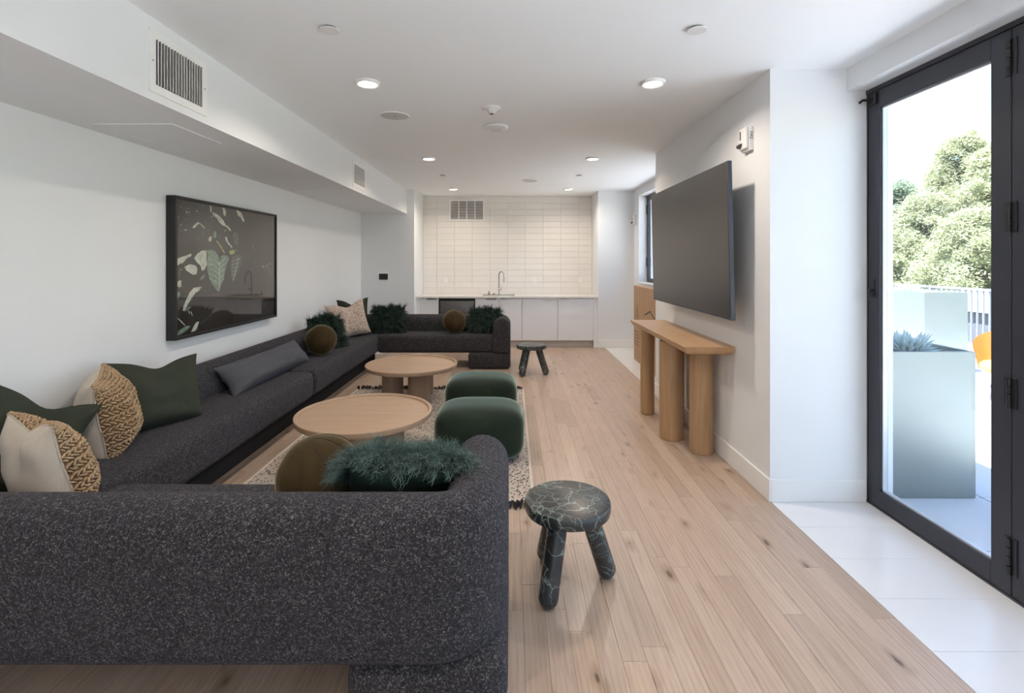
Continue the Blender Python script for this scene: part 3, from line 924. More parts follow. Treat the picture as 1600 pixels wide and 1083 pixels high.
obj('spray_head', tube([(0.095, -0.057, 0.325), (0.099, -0.059, 0.26), (0.101, -0.060, 0.225)], [0.0145, 0.017, 0.0165], 12), M['chrome'], t)
hd = obj('valve', tube([(0.0, 0, 0.10), (0.045, -0.01, 0.10)], 0.017, 12), M['chrome'], t)
obj('lever', tube([(0.040, -0.01, 0.105), (0.052, -0.014, 0.135), (0.056, -0.016, 0.165)], [0.008, 0.006, 0.005], 8), M['chrome'], hd)
t = thing('soap_dispenser', 'small dark soap dispenser pump beside the sink', 'dispenser', ((764 - CX) * 9.28 / F, 9.28, 0.916))
obj('collar', lathe([(0, 0), (0.016, 0), (0.016, 0.02), (0.010, 0.025), (0.009, 0.045), (0, 0.046)], 16), M['steel'], t)
obj('nozzle', tube([(0, 0, 0.046), (0, 0, 0.062), (0.0, -0.03, 0.068), (0, -0.05, 0.060)], 0.007, 8), M['steel'], t)
t = thing('air_gap_cap', 'low steel air gap cap between soap pump and faucet', 'fitting', ((771.5 - CX) * 9.28 / F, 9.28, 0.916))
obj('cap', lathe([(0, 0), (0.024, 0), (0.024, 0.006), (0.018, 0.016), (0.010, 0.030), (0, 0.031)], 18), M['steel'], t)
for x, lb in ((697, 'white wall outlet in the tiles near the fridge'), (836, 'white double wall outlet in the tiles right of the faucet'), (907, 'white wall outlet in the tiles by the far niche side')):
    w = 0.058 if x == 836 else 0.036
    t = thing('wall_outlet', lb, 'outlet', ((x - CX) * 9.5 / F, YB - TT, 1.19), group='wall outlets')
    obj('plate', box(-w, w, -0.006, 0, -0.058, 0.058, 0.002, 1), M['white_plastic'], t, smooth=None)
    for xx in ((-0.024, 0.024) if w > 0.05 else (0,)):
        obj('insert', box(xx - 0.016, xx + 0.016, -0.008, -0.006, -0.034, 0.034), M['vent_paint'], t, smooth=None)

# thermostat, round stand, wall devices
t = thing('thermostat', 'small black touchscreen thermostat on the end wall', 'thermostat', (-2.233, YE, 1.27))
obj('back_plate', box(-0.084, 0.084, -0.014, 0, -0.078, 0.066, 0.004, 1), M['white_plastic'], t)
obj('display', box(-0.078, 0.078, -0.024, -0.014, -0.045, 0.060, 0.004, 1), M['black_plastic'], t)
t = thing('round_stand', 'small pale round pedestal stand behind the sofa corner', 'side table', (-2.26, 8.22, 0.0))
obj('top', lathe([(0, 0.762), (0.11, 0.762), (0.116, 0.770), (0.116, 0.778), (0.108, 0.784), (0, 0.784)], 32), M['counter'], t)
obj('column', lathe([(0.030, 0.02), (0.024, 0.3), (0.024, 0.6), (0.034, 0.762)], 24), M['counter'], t)
obj('foot', lathe([(0, 0), (0.10, 0), (0.10, 0.012), (0.035, 0.024), (0, 0.024)], 32), M['counter'], t)

def alarm(x, y, z, label):
    t = thing('wall_alarm', label, 'alarm', (x, y, z), group='white wall alarms')
    obj('back_box', box(-0.030, 0.0, -0.062, 0.062, -0.085, 0.085, 0.006, 2), M['white_plastic'], t)
    obj('front_cover', box(-0.050, -0.030, -0.055, 0.060, -0.070, 0.080, 0.008, 2), M['white_plastic'], t)
    obj('strobe_lens', tube([(-0.052, 0.045, -0.035), (-0.064, 0.030, -0.045), (-0.056, 0.0, -0.030)], [0.010, 0.016, 0.006], 10), M['steel'], t)
    obj('speaker_bar', box(-0.054, -0.050, 0.02, 0.030, 0.0, 0.06), M['vent_dark'], t, smooth=None)
    if z > 2.3:
        fc = bpy.data.curves.new('lettering', 'FONT'); fc.body = 'FIRE'; fc.size = 0.030; fc.extrude = 0.0004
        tmp = bpy.data.objects.new('lettering_curve', fc)
        fm = bpy.data.meshes.new_from_object(tmp); bpy.data.objects.remove(tmp); bpy.data.curves.remove(fc)
        fm.materials.clear(); fm.materials.append(M['vent_dark'])
        fo = bpy.data.objects.new('lettering', fm); link(fo, t)
        fo.matrix_local = Matrix.Translation((-0.027, -0.0628, 0.045)) @ Matrix.Rotation(pi / 2, 4, 'Y') @ Matrix.Rotation(pi / 2, 4, 'X')
alarm(XT, 3.47, 2.41, 'white fire alarm strobe above the television corner')
alarm(XW, 8.68, 2.27, 'tiny white wall device beside the far window')

# ------------------------------------------------------------------ picture on the long wall
PF = -2.552
py0, py1, pz0, pz1 = 3.747, 5.369, 0.948, 2.057
pic = thing('framed_picture', 'large black-framed photograph of leaves hung over the sofa', 'picture', (XL, py0, pz0))
L, H = py1 - py0, pz1 - pz0
dp = PF - XL
fw = 0.022
for q in ((0, L, 0, fw), (0, L, H - fw, H), (0, fw, fw, H - fw), (L - fw, L, fw, H - fw)):
    obj('frame_bar', box(0.004, dp, q[0], q[1], q[2], q[3], 0.0015, 1), M['picture_frame'], pic, smooth=None)
def print_mat():
    t = NT('dark_print')
    v = t.coord()
    n = t.noise(v, 2.5, 5)
    t.color(t.ramp(n, [(0.35, (0.010, 0.008, 0.008)), (0.7, (0.030, 0.024, 0.022))])); t.set(rough=0.5)
    return t.m
pr = obj('print', box(0.004, dp - 0.022, fw, L - fw, fw, H - fw), print_mat(), pic, smooth=None)
ink = {'g': plain('print_leaf_green', (0.20, 0.30, 0.22), 0.5, 0.3, 30), 'w': plain('print_leaf_pale', (0.62, 0.66, 0.56), 0.5, 0.3, 25),
       'd': plain('print_leaf_dim', (0.085, 0.10, 0.085), 0.5, 0.3, 30), 'y': plain('print_leaf_yellow', (0.42, 0.46, 0.16), 0.5, 0.3, 30), 'v': plain('print_vein', (0.52, 0.64, 0.54), 0.5, 0.2, 30)}
def art(cx, cy, lift):
    x = 240 + cx / 4.333; y = 290 + cy / 4.333
    Y = (-PF) * F / (CX - x)
    z = HC - (y - CY) * Y / F
    return Vector((dp - 0.022 + lift, Y - py0, z - pz0))
def leaf_print(pts, c, lift=0.0006):
    bm = bmesh.new()
    q = [art(x, y, 0) for x, y in pts]
    m = 0.0
    vs_ = []
    for p in q:
        p.y = min(max(p.y, fw + 0.002), L - fw - 0.002); p.z = min(max(p.z, fw + 0.002), H - fw - 0.002); p.x += lift
        vs_.append(bm.verts.new(p))
    f_ = bm.faces.new(vs_)
    bmesh.ops.triangulate(bm, faces=[f_])
    o = obj('leaf_print', bm, ink[c], pr, smooth=None)
    o['kind'] = 'stuff' if False else 'thing'
    del o['kind']
    return o
def stroke(pts, w, c, lift=0.0010):
    a = []
    b = []
    for i, (x, y) in enumerate(pts):
        x2, y2 = pts[min(i + 1, len(pts) - 1)]; x1, y1 = pts[max(i - 1, 0)]
        dx, dy = x2 - x1, y2 - y1; l = math.hypot(dx, dy) or 1
        a.append((x - dy / l * w, y + dx / l * w)); b.append((x + dy / l * w, y - dx / l * w))
    leaf_print(a + b[::-1], c, lift)
leaf_print([(375, 450), (392, 438), (415, 436), (440, 452), (458, 480), (464, 520), (470, 480), (490, 470), (520, 478), (527, 500), (512, 530), (497, 560), (495, 610), (482, 655), (468, 690), (460, 722), (440, 705), (415, 670), (395, 630), (382, 580), (376, 520)], 'g')
leaf_print([(536, 520), (545, 485), (570, 465), (596, 468), (612, 490), (608, 530), (592, 580), (570, 625), (552, 652), (542, 620), (535, 570)], 'd')
leaf_print([(550, 330), (562, 312), (580, 320), (592, 350), (588, 390), (575, 400), (558, 380)], 'd')
leaf_print([(292, 490), (315, 460), (345, 440), (385, 440), (374, 480), (378, 530), (366, 565), (345, 578), (335, 540), (312, 522)], 'w')
leaf_print([(226, 552), (262, 532), (300, 540), (314, 560), (308, 600), (285, 604), (262, 590), (240, 575)], 'w')
leaf_print([(152, 510), (180, 496), (205, 484), (240, 474), (270, 460), (274, 476), (240, 496), (222, 520), (196, 530), (175, 545), (152, 550)], 'w')
leaf_print([(412, 180), (440, 190), (462, 205), (488, 235), (498, 262), (520, 275), (540, 300), (538, 312), (512, 282), (488, 272), (462, 250), (446, 222), (424, 204)], 'w')
leaf_print([(398, 135), (408, 140), (410, 178), (402, 180)], 'w')
leaf_print([(482, 150), (496, 152), (508, 180), (502, 210), (490, 196)], 'w')
leaf_print([(574, 168), (592, 170), (612, 190), (632, 240), (622, 248), (604, 215), (588, 205)], 'w')
leaf_print([(216, 850), (222, 815), (240, 770), (262, 725), (290, 692), (345, 684), (325, 712), (298, 730), (272, 770), (246, 810), (232, 845)], 'w')
leaf_print([(240, 830), (275, 815), (270, 828), (225, 855)], 'g')
leaf_print([(160, 1005), (200, 975), (240, 950), (270, 948), (245, 978), (215, 1000), (180, 1018)], 'g')
leaf_print([(272, 992), (290, 950), (308, 925), (326, 920), (318, 950), (300, 985)], 'w')
leaf_print([(152, 655), (180, 650), (205, 640), (206, 685), (190, 690), (175, 672)], 'w')
leaf_print([(160, 740), (185, 715), (200, 735), (180, 772)], 'g')
leaf_print([(528, 442), (560, 434), (568, 452), (548, 470), (532, 462)], 'y')
leaf_print([(280, 285), (296, 262), (318, 246), (326, 258), (306, 276), (296, 288)], 'w')
leaf_print([(498, 350), (512, 348), (520, 380), (545, 410), (550, 428), (524, 400), (508, 378)], 'w')
leaf_print([(418, 345), (428, 305), (440, 312), (442, 345), (430, 360)], 'g')
leaf_print([(388, 372), (394, 350), (412, 342), (404, 380)], 'w')
leaf_print([(330, 632), (345, 615), (366, 598), (362, 618), (345, 640)], 'g')
stroke([(444, 374), (470, 412), (496, 456)], 4, 'y')
stroke([(326, 252), (345, 270), (362, 290)], 2.5, 'w')
stroke([(168, 888), (200, 915), (230, 946)], 3, 'w')
stroke([(330, 938), (390, 890), (450, 826)], 2.5, 'd')
stroke([(252, 845), (262, 868)], 3, 'w'); stroke([(268, 850), (280, 880)], 2.5, 'w')
stroke([(720, 770), (770, 815), (795, 860)], 1.6, 'd'); stroke([(555, 795), (545, 860)], 1.6, 'd')
stroke([(755, 545), (790, 560), (808, 600)], 1.6, 'g'); stroke([(790, 545), (800, 575), (806, 605)], 1.6, 'd')
stroke([(640, 470), (690, 435), (745, 410)], 1.6, 'd'); stroke([(620, 380), (650, 410), (690, 430)], 1.5, 'd')
stroke([(195, 560), (190, 630)], 4, 'd')
stroke([(463, 515), (460, 600), (462, 700)], 3.2, 'v', 0.0014)
for k in range(5):
    stroke([(461, 540 + 32 * k), (425, 500 + 36 * k), (392, 500 + 32 * k)], 1.8, 'v', 0.0014)
    stroke([(463, 535 + 30 * k), (484, 505 + 34 * k), (505 - 3 * k, 495 + 33 * k)], 1.8, 'v', 0.0014)
stroke([(590, 490), (575, 560), (552, 640)], 1.8, 'v', 0.0014)
for k in range(5):
    stroke([(588 - 6 * k, 500 + 26 * k), (562 - 3 * k, 505 + 24 * k), (545, 520 + 22 * k)], 1.2, 'v', 0.0014)
    stroke([(588 - 6 * k, 500 + 26 * k), (600 - 8 * k, 498 + 26 * k)], 1.2, 'v', 0.0014)
rs = random.Random(4)
for k in range(26):
    x, y = rs.uniform(180, 360), rs.uniform(130, 420)
    s = rs.uniform(2, 7)
    leaf_print([(x, y), (x + s, y - s * 0.8), (x + s * 1.8, y + s * 0.6), (x + s * 0.6, y + s * 1.2)], rs.choice('wdgg'))
for k in range(70):
    cx_, cy_ = rs.choice([(170, 520), (200, 560), (440, 230), (500, 300), (330, 520), (260, 760), (190, 700), (300, 960), (600, 210), (560, 400), (760, 560), (230, 230), (660, 430), (390, 360)])
    x, y = cx_ + rs.gauss(0, 38), cy_ + rs.gauss(0, 38)
    x = min(max(x, 165), 800); y = min(max(y, 110 + (x - 165) * 0.2), 1005 - (x - 165) * 0.22)
    s_ = rs.uniform(2, 9); a_ = rs.uniform(0, pi); q_ = rs.uniform(0.15, 0.5)
    leaf_print([(x + s_ * (cos(a_) * cos(b_) - q_ * sin(a_) * sin(b_)), y + s_ * (sin(a_) * cos(b_) + q_ * cos(a_) * sin(b_))) for b_ in [2 * pi * m_ / 7 for m_ in range(7)]], rs.choice('wddggy'))
obj('glazing', box(dp - 0.012, dp - 0.009, fw, L - fw, fw, H - fw), M['pic_glass'], pic, smooth=None)

# ------------------------------------------------------------------ television and console
tv = thing('television', 'large dark flat television on a wall bracket over the console', 'television', (1.515, 3.40, 1.145))
W_, H_ = 1.853, 1.105
til = Matrix.Rotation(radians(-1.3), 3, 'Y')
def tilt(bm):
    bmesh.ops.rotate(bm, verts=bm.verts, cent=(0, 0, 0), matrix=til); return bm
obj('bezel', tilt(box(0.0, 0.032, 0, W_, 0, H_, 0.003, 1)), M['tv_edge'], tv, smooth=None)
obj('screen', tilt(box(-0.0015, 0.002, 0.008, W_ - 0.008, 0.016, H_ - 0.008)), M['tv_screen'], tv, smooth=None)
obj('rear_housing', tilt(box(0.032, 0.062, 0.22, W_ - 0.22, 0.10, 0.72, 0.012, 2)), M['tv_back'], tv)
obj('wall_mount', box(0.055, XT - 1.515, W_ / 2 - 0.25, W_ / 2 + 0.25, 0.36, 0.56, 0.004, 1), M['black_metal'], tv, smooth=None)

con = thing('console_table', 'oak console table with four cylinder legs under the television', 'console table', (1.29, 3.674, 0.0))
cl, cw, ch = 1.689, XT - 1.29 - 0.003, 0.913
bm = bmesh.new()
prof = [(0.0, 0.0), (0.004, -0.010), (0.012, -0.028), (0.022, -0.045), (0.032, -0.056), (0.044, -0.062)]
rings = []
for ins, dz in prof:
    rings.append([bm.verts.new((x, y, ch + dz)) for x, y in ((ins, ins), (cw - ins * 0.55, ins), (cw - ins * 0.55, cl - ins), (ins, cl - ins))])
for a, b in zip(rings[:-1], rings[1:]):
    for k in range(4):
        bm.faces.new((a[k], a[(k + 1) % 4], b[(k + 1) % 4], b[k]))
bm.faces.new(rings[0]); bm.faces.new(list(reversed(rings[-1])))
obj('top', bm, M['console_top'], con, smooth=40)
for X, Y, r in ((1.545, 4.015, 0.090), (1.405, 4.335, 0.101), (1.552, 4.68, 0.086), (1.388, 5.03, 0.070)):
    bm = lathe([(0, 0), (r - 0.006, 0), (r - 0.006, 0.006), (r, 0.008), (r, ch - 0.062), (0, ch - 0.062)], 40, cx=X - 1.29, cy=Y - 3.674)
    obj('leg', bm, M['console_leg'], con, smooth=40)

bx = thing('cardboard_box', 'tall flat brown cardboard carton leaning in the window alcove', 'box', (1.94, 6.15, 0.0))
obj('carton', box(0, 0.20, 0, 1.66, 0, 1.165, 0.004, 1), M['cardboard'], bx, smooth=None)
bm = bmesh.new()
for a, b in (((0.30, 0.985 - 0.34), (0.55, 0.985 - 0.27)), ((0.55, 0.985 - 0.27), (0.85, 0.985 - 0.34))):
    pass
def bstrip(bm, pts, w):
    for (y1, z1), (y2, z2) in zip(pts[:-1], pts[1:]):
        d_ = Vector((0, y2 - y1, z2 - z1)); n_ = Vector((0, -d_.z, d_.y)).normalized() * w
        v4 = [bm.verts.new(Vector((-0.0008, y1, z1)) + n_), bm.verts.new(Vector((-0.0008, y2, z2)) + n_), bm.verts.new(Vector((-0.0008, y2, z2)) - n_), bm.verts.new(Vector((-0.0008, y1, z1)) - n_)]
        bm.faces.new(v4)
bstrip(bm, [(1.02, 0.765), (0.74, 0.845), (0.46, 0.735)], 0.011)
obj('printed_mark', bm, M['box_green'], bx, smooth=None)
bm = bmesh.new()
for k in range(7):
    bstrip(bm, [(1.44, 0.60 + 0.035 * k), (1.32 + 0.012 * k, 0.66 + 0.032 * k)], 0.004)
    bstrip(bm, [(1.44, 0.60 + 0.035 * k), (1.56 - 0.012 * k, 0.66 + 0.032 * k)], 0.004)
bstrip(bm, [(1.44, 0.56), (1.44, 0.86)], 0.004)
for k in range(5):
    bstrip(bm, [(1.60, 0.26 + 0.05 * k), (1.36, 0.26 + 0.05 * k)], 0.008)
obj('printed_drawing', bm, M['box_ink'], bx, smooth=None)

# ------------------------------------------------------------------ sectional sofa
ZB, ZC, RB = 0.225, 0.73, 0.125      # underside, crest height, half thickness of the bolster back
def stadium(nr=14):
    pts = []
    zc = ZC - RB
    pts += [(-RB + 0.012, ZB), (-RB, ZB + 0.02)]
    pts += [(-RB, ZB + (zc - ZB) * k / 4) for k in range(1, 4)]
    pts += [(-RB * cos(pi * k / nr), zc + RB * sin(pi * k / nr)) for k in range(nr + 1)]
    pts += [(RB, zc - (zc - ZB) * k / 4) for k in range(1, 4)]
    pts += [(RB, ZB + 0.02), (RB - 0.012, ZB)]
    return pts
def fillet(path, r, n=8):
    out = [Vector(path[0])]
    for a, b, c in zip(path[:-2], path[1:-1], path[2:]):
        a, b, c = Vector(a), Vector(b), Vector(c)
        d1 = (a - b).normalized(); d2 = (c - b).normalized()
        p1 = b + d1 * r; p2 = b + d2 * r; cen = b + d1 * r + d2 * r
        for k in range(n + 1):
            t = k / n * pi / 2
            out.append(cen - d2 * r * cos(t) - d1 * r * sin(t))
    out.append(Vector(path[-1]))
    return out
def resample(path, step):
    out = [path[0]]
    for a, b in zip(path[:-1], path[1:]):
        d = (b - a).length
        n = max(1, int(d / step))
        for k in range(1, n + 1):
            out.append(a.lerp(b, k / n))
    return out
def bolster(path, cap_r0=0.05, cap_r1=0.05, r=0.16):
    p = resample(fillet([Vector((*q, 0)) for q in path], r), 0.12)
    bm = bmesh.new()
    sec = stadium()
    cz = (ZB + ZC) / 2; hh = (ZC - ZB) / 2
    stations = []
    def frame(i):
        a = p[max(i - 1, 0)]; b = p[min(i + 1, len(p) - 1)]
        t = (b - a).normalized()
        return t, Vector((t.y, -t.x, 0))
    if cap_r0 > 0:
        t, n = frame(0)
        for k in range(5):
            th = pi / 2 * k / 5
            stations.append((p[0] + t * cap_r0 * (1 - sin(th)), n, cap_r0 * (1 - cos(pi / 2 - th))))
        start = 0
        base0 = p[0] + t * cap_r0
        stations.append((base0, n, 0.0)); i0 = 1
    else:
        i0 = 0
    i1 = len(p) if cap_r1 <= 0 else len(p) - 1
    for i in range(i0, i1):
        if cap_r0 > 0 and (p[i] - p[0]).length < cap_r0 * 1.05: continue
        if cap_r1 > 0 and (p[i] - p[-1]).length < cap_r1 * 1.05: continue
        stations.append((p[i], frame(i)[1], 0.0))
    if cap_r1 > 0:
        t, n = frame(len(p) - 1)
        stations.append((p[-1] - t * cap_r1, n, 0.0))
        for k in range(1, 6):
            th = pi / 2 * k / 5
            stations.append((p[-1] - t * cap_r1 * (1 - sin(th)), n, cap_r1 * (1 - cos(th))))
    rings = []
    for c, n, ins in stations:
        fx_, fz_ = (RB - ins) / RB, (hh - ins) / hh
        rings.append([bm.verts.new(c + n * (d * fx_) + Vector((0, 0, cz + (z - cz) * fz_))) for d, z in sec])
    m = len(sec)
    for a, b in zip(rings[:-1], rings[1:]):
        for k in range(m):
            bm.faces.new((a[k], a[(k + 1) % m], b[(k + 1) % m], b[k]))
    bm.faces.new(rings[0]); bm.faces.new(list(reversed(rings[-1])))
    return bm
sofa = thing('sectional_sofa', 'long U-shaped charcoal boucle sectional sofa with rounded bolster back', 'sofa', (-1.4, 4.5, 0.0))
YN0, YF1 = 1.615, 7.755      # outer faces of the near and far wings
XI = -0.012
near_path = [(XI - RB, 2.36), (XI - RB, YN0 + RB), (-2.0, YN0 + RB)]
far_path = [(-2.0, YF1 - RB), (XI - RB, YF1 - RB), (XI - RB, 7.035)]
long_a = [(-2.0, YN0 + RB), (-2.495, YN0 + RB), (-2.495, 4.81)]
long_b = [(-2.495, 4.81), (-2.495, YF1 - RB), (-2.0, YF1 - RB)]
obj('backrest', bolster(near_path, 0.06, 0.0, 0.135), M['boucle'], sofa, smooth=60, world=True)
obj('backrest', bolster(long_a, 0.0, 0.006, 0.2), M['boucle'], sofa, smooth=60, world=True)
obj('backrest', bolster(long_b, 0.006, 0.0, 0.2), M['boucle'], sofa, smooth=60, world=True)
obj('backrest', bolster(far_path, 0.0, 0.045, 0.135), M['boucle'], sofa, smooth=60, world=True)
SZ = 0.485
XF = -1.915   # seat front of the long run
def seat(x0, x1, y0, y1, r=0.06):
    b = box(x0, x1, y0, y1, ZB, SZ, r, 5)
    return b
obj('seat', seat(XF - 0.01, XI - 2 * RB + 0.03, YN0 + 2 * RB - 0.06, 2.415), M['boucle'], sofa, smooth=60, world=True)
obj('seat', seat(-2.42, XF, YN0 + 2 * RB - 0.06, 4.808), M['boucle'], sofa, smooth=60, world=True)
obj('seat', seat(-2.42, XF, 4.812, YF1 - 2 * RB + 0.06), M['boucle'], sofa, smooth=60, world=True)
obj('seat', seat(XF - 0.03, XI - 2 * RB + 0.03, 7.075, YF1 - 2 * RB + 0.06), M['boucle'], sofa, smooth=60, world=True)
obj('foot', box(-0.56, XI, YN0 + 0.006, 2.35, 0.0, ZB + 0.01, 0.085, 5), M['boucle'], sofa, smooth=60, world=True)
obj('foot', box(-0.62, XI, 7.04, YF1 - 0.006, 0.0, ZB + 0.01, 0.05, 4), M['boucle'], sofa, smooth=60, world=True)
obj('plinth', box(-2.55, -2.09, 2.15, 7.55, 0.0, ZB + 0.005), M['plinth'], sofa, smooth=None, world=True)

# ------------------------------------------------------------------ pillows
def surf(w, h, t, chop=0.0, cpos=0.0, pinch=0.10, seed=0, wr=0.010, sag=0.0):
    def S(u, v, side):
        pu, pv = max(0.0, 1 - abs(u) ** 3.2), max(0.0, 1 - abs(v) ** 3.2)
        pr_ = (pu * pv) ** 0.52
        x = w * u * (1 - pinch * (1 - v * v) * abs(u))
        z = h * v * (1 - pinch * (1 - u * u) * abs(v))
        k = math.exp(-((u - cpos) / 0.40) ** 2)
        s = min(1, max(0, (v + 0.55) / 1.55)); s = s * s * (3 - 2 * s)
        z -= chop * h * k * s
        x += chop * w * 0.10 * (u - cpos) * (1 - k) * max(0, v)
        th = t * pr_ * (1 - 0.35 * k * s * min(1, chop * 4)) * (1 + 0.25 * (0.2 - v) * (1 if sag == 0 else 1 + sag))
        nz = noise.noise(Vector((u * 1.9 + seed, v * 1.9 - seed, side * 3.1)))
        nz2 = noise.noise(Vector((u * 4.2 - seed, v * 4.2 + seed, side * 7.7)))
        y = side * th + wr * (nz * 1.6 + nz2 * 0.7) * (pr_ ** 0.5) + wr * 1.2 * noise.noise(Vector((u * 1.3 + seed * 2, v * 1.3, 5.0)))
        return Vector((x, y, z))
    return S
def sheet(S, side, n=30):
    vs_, fs = [], []
    for j in range(n + 1):
        v = sin(pi / 2 * (2 * j / n - 1))
        for i in range(n + 1):
            u = sin(pi / 2 * (2 * i / n - 1))
            vs_.append(S(u, v, side))
    for j in range(n):
        for i in range(n):
            a = j * (n + 1) + i
            q = (a, a + 1, a + n + 2, a + n + 1)
            fs.append(q if side < 0 else q[::-1])
    return vs_, fs
def rotm(yaw, lean, roll):
    return Matrix.Rotation(radians(yaw), 4, 'Z') @ Matrix.Rotation(radians(-lean), 4, 'X') @ Matrix.Rotation(radians(roll), 4, 'Y')
def pillow_root(name, label, c, yaw, lean, roll, cat='pillow', group='throw pillows on the sofa'):
    t = thing(name, label, cat, c, group=group)
    t.rotation_euler = rotm(yaw, lean, roll).to_euler()
    return t
def closed_pillow(name, S, mat, parent, n=30):
    a, fa = sheet(S, -1, n); b, fb = sheet(S, 1, n)
    bm = bmesh.new()
    va = [bm.verts.new(p) for p in a]; vb = [bm.verts.new(p) for p in b]
    for f in fa: bm.faces.new([va[i] for i in f])
    for f in fb: bm.faces.new([vb[i] for i in f])
    bmesh.ops.remove_doubles(bm, verts=bm.verts, dist=0.0006)
    return obj(name, bm, mat, parent, smooth=80)
def piping(S, parent, mat, r=0.004):
    pts = []
    N = 16
    for k in range(N): pts.append(S(-1 + 2 * k / N, 1, 1))
    for k in range(N): pts.append(S(1, 1 - 2 * k / N, 1))
    for k in range(N): pts.append(S(1 - 2 * k / N, -1, 1))
    for k in range(N + 1): pts.append(S(-1, -1 + 2 * k / N, 1))
    obj('piping', tube(pts, r, 6, caps=False), mat, parent, smooth=60)

def plain_pillow(label, c, yaw, lean, roll, w, h, t, mat, chop, cpos=0.0, seed=0, name='throw_pillow', wr=0.010, pinch=0.10):
    r = pillow_root(name, label, c, yaw, lean, roll)
    S = surf(w, h, t, chop, cpos, pinch, seed, wr)
    closed_pillow('cover', S, mat, r)
    piping(S, r, mat, 0.003)
    return r

def ellipsoid(vs_, fs, c, ax, ay, az, nu=7, nv=4):
    b = len(vs_)
    vs_.append(c - ax)
    for j in range(1, nv):
        th = pi * j / nv
        for i in range(nu):
            ph = 2 * pi * i / nu
            vs_.append(c - ax * cos(th) + (ay * cos(ph) + az * sin(ph)) * sin(th))
    vs_.append(c + ax)
    e = len(vs_) - 1
    for i in range(nu):
        fs.append((b, b + 1 + (i + 1) % nu, b + 1 + i))
        for j in range(nv - 2):
            r0 = b + 1 + j * nu; r1 = r0 + nu
            fs.append((r0 + i, r0 + (i + 1) % nu, r1 + (i + 1) % nu, r1 + i))
        r0 = b + 1 + (nv - 2) * nu
        fs.append((r0 + i, r0 + (i + 1) % nu, e))

def jute_pillow(label, c, yaw, lean, roll, w, h, t, chop=0.0, cpos=0.0, seed=0, rows=24, cols=20):
    r = pillow_root('jute_pillow', label, c, yaw, lean, roll)
    S = surf(w, h, t, chop, cpos, 0.05, seed, 0.008)
    b, fb = sheet(S, 1); pyobj('back_panel', b, fb, M['cream_linen'], r)
    a, fa = sheet(S, -1); fr = pyobj('front_panel', a, fa, M['jute_base'], r)
    vs_, fs = [], []
    rj = random.Random(seed)
    def SN(u, v):
        p = S(u, v, -1); du = S(min(1, u + 0.02), v, -1) - S(max(-1, u - 0.02), v, -1); dv = S(u, min(1, v + 0.02), -1) - S(u, max(-1, v - 0.02), -1)
        n = du.cross(dv)
        return p, du.normalized(), dv.normalized(), (n.normalized() if n.length > 0 else Vector((0, -1, 0)))
    for j in range(rows):
        for i in range(cols):
            for kx_ in (0, 1):
                u = -0.97 + 1.94 * (i + 0.5 + 0.5 * (j % 2) * 0 + (0.25 if kx_ else -0.25)) / cols + rj.uniform(-0.008, 0.008)
                v = -0.97 + 1.94 * (j + 0.5 + (0.12 if kx_ else -0.12)) / rows + rj.uniform(-0.008, 0.008)
                u = sin(pi / 2 * max(-0.985, min(0.985, u))); v = sin(pi / 2 * max(-0.985, min(0.985, v)))
                p, eu, ev, n = SN(u, v)
                ang = radians(38 + rj.uniform(-10, 10)) * (1 if (j + 0) % 2 == 0 else -1)
                d = eu * cos(ang) + ev * sin(ang) + n * (0.35 if kx_ else -0.30)
                d.normalize()
                sd = n.cross(d).normalized()
                ellipsoid(vs_, fs, p + n * 0.006, d * (w * 1.15 / cols), sd * (h * 0.56 / rows), n * 0.0085)
    o = pyobj('jute_braid', vs_, fs, M['jute'], r)
    o['kind'] = 'stuff'
    piping(S, r, M['cream_linen'], 0.005)
    return r

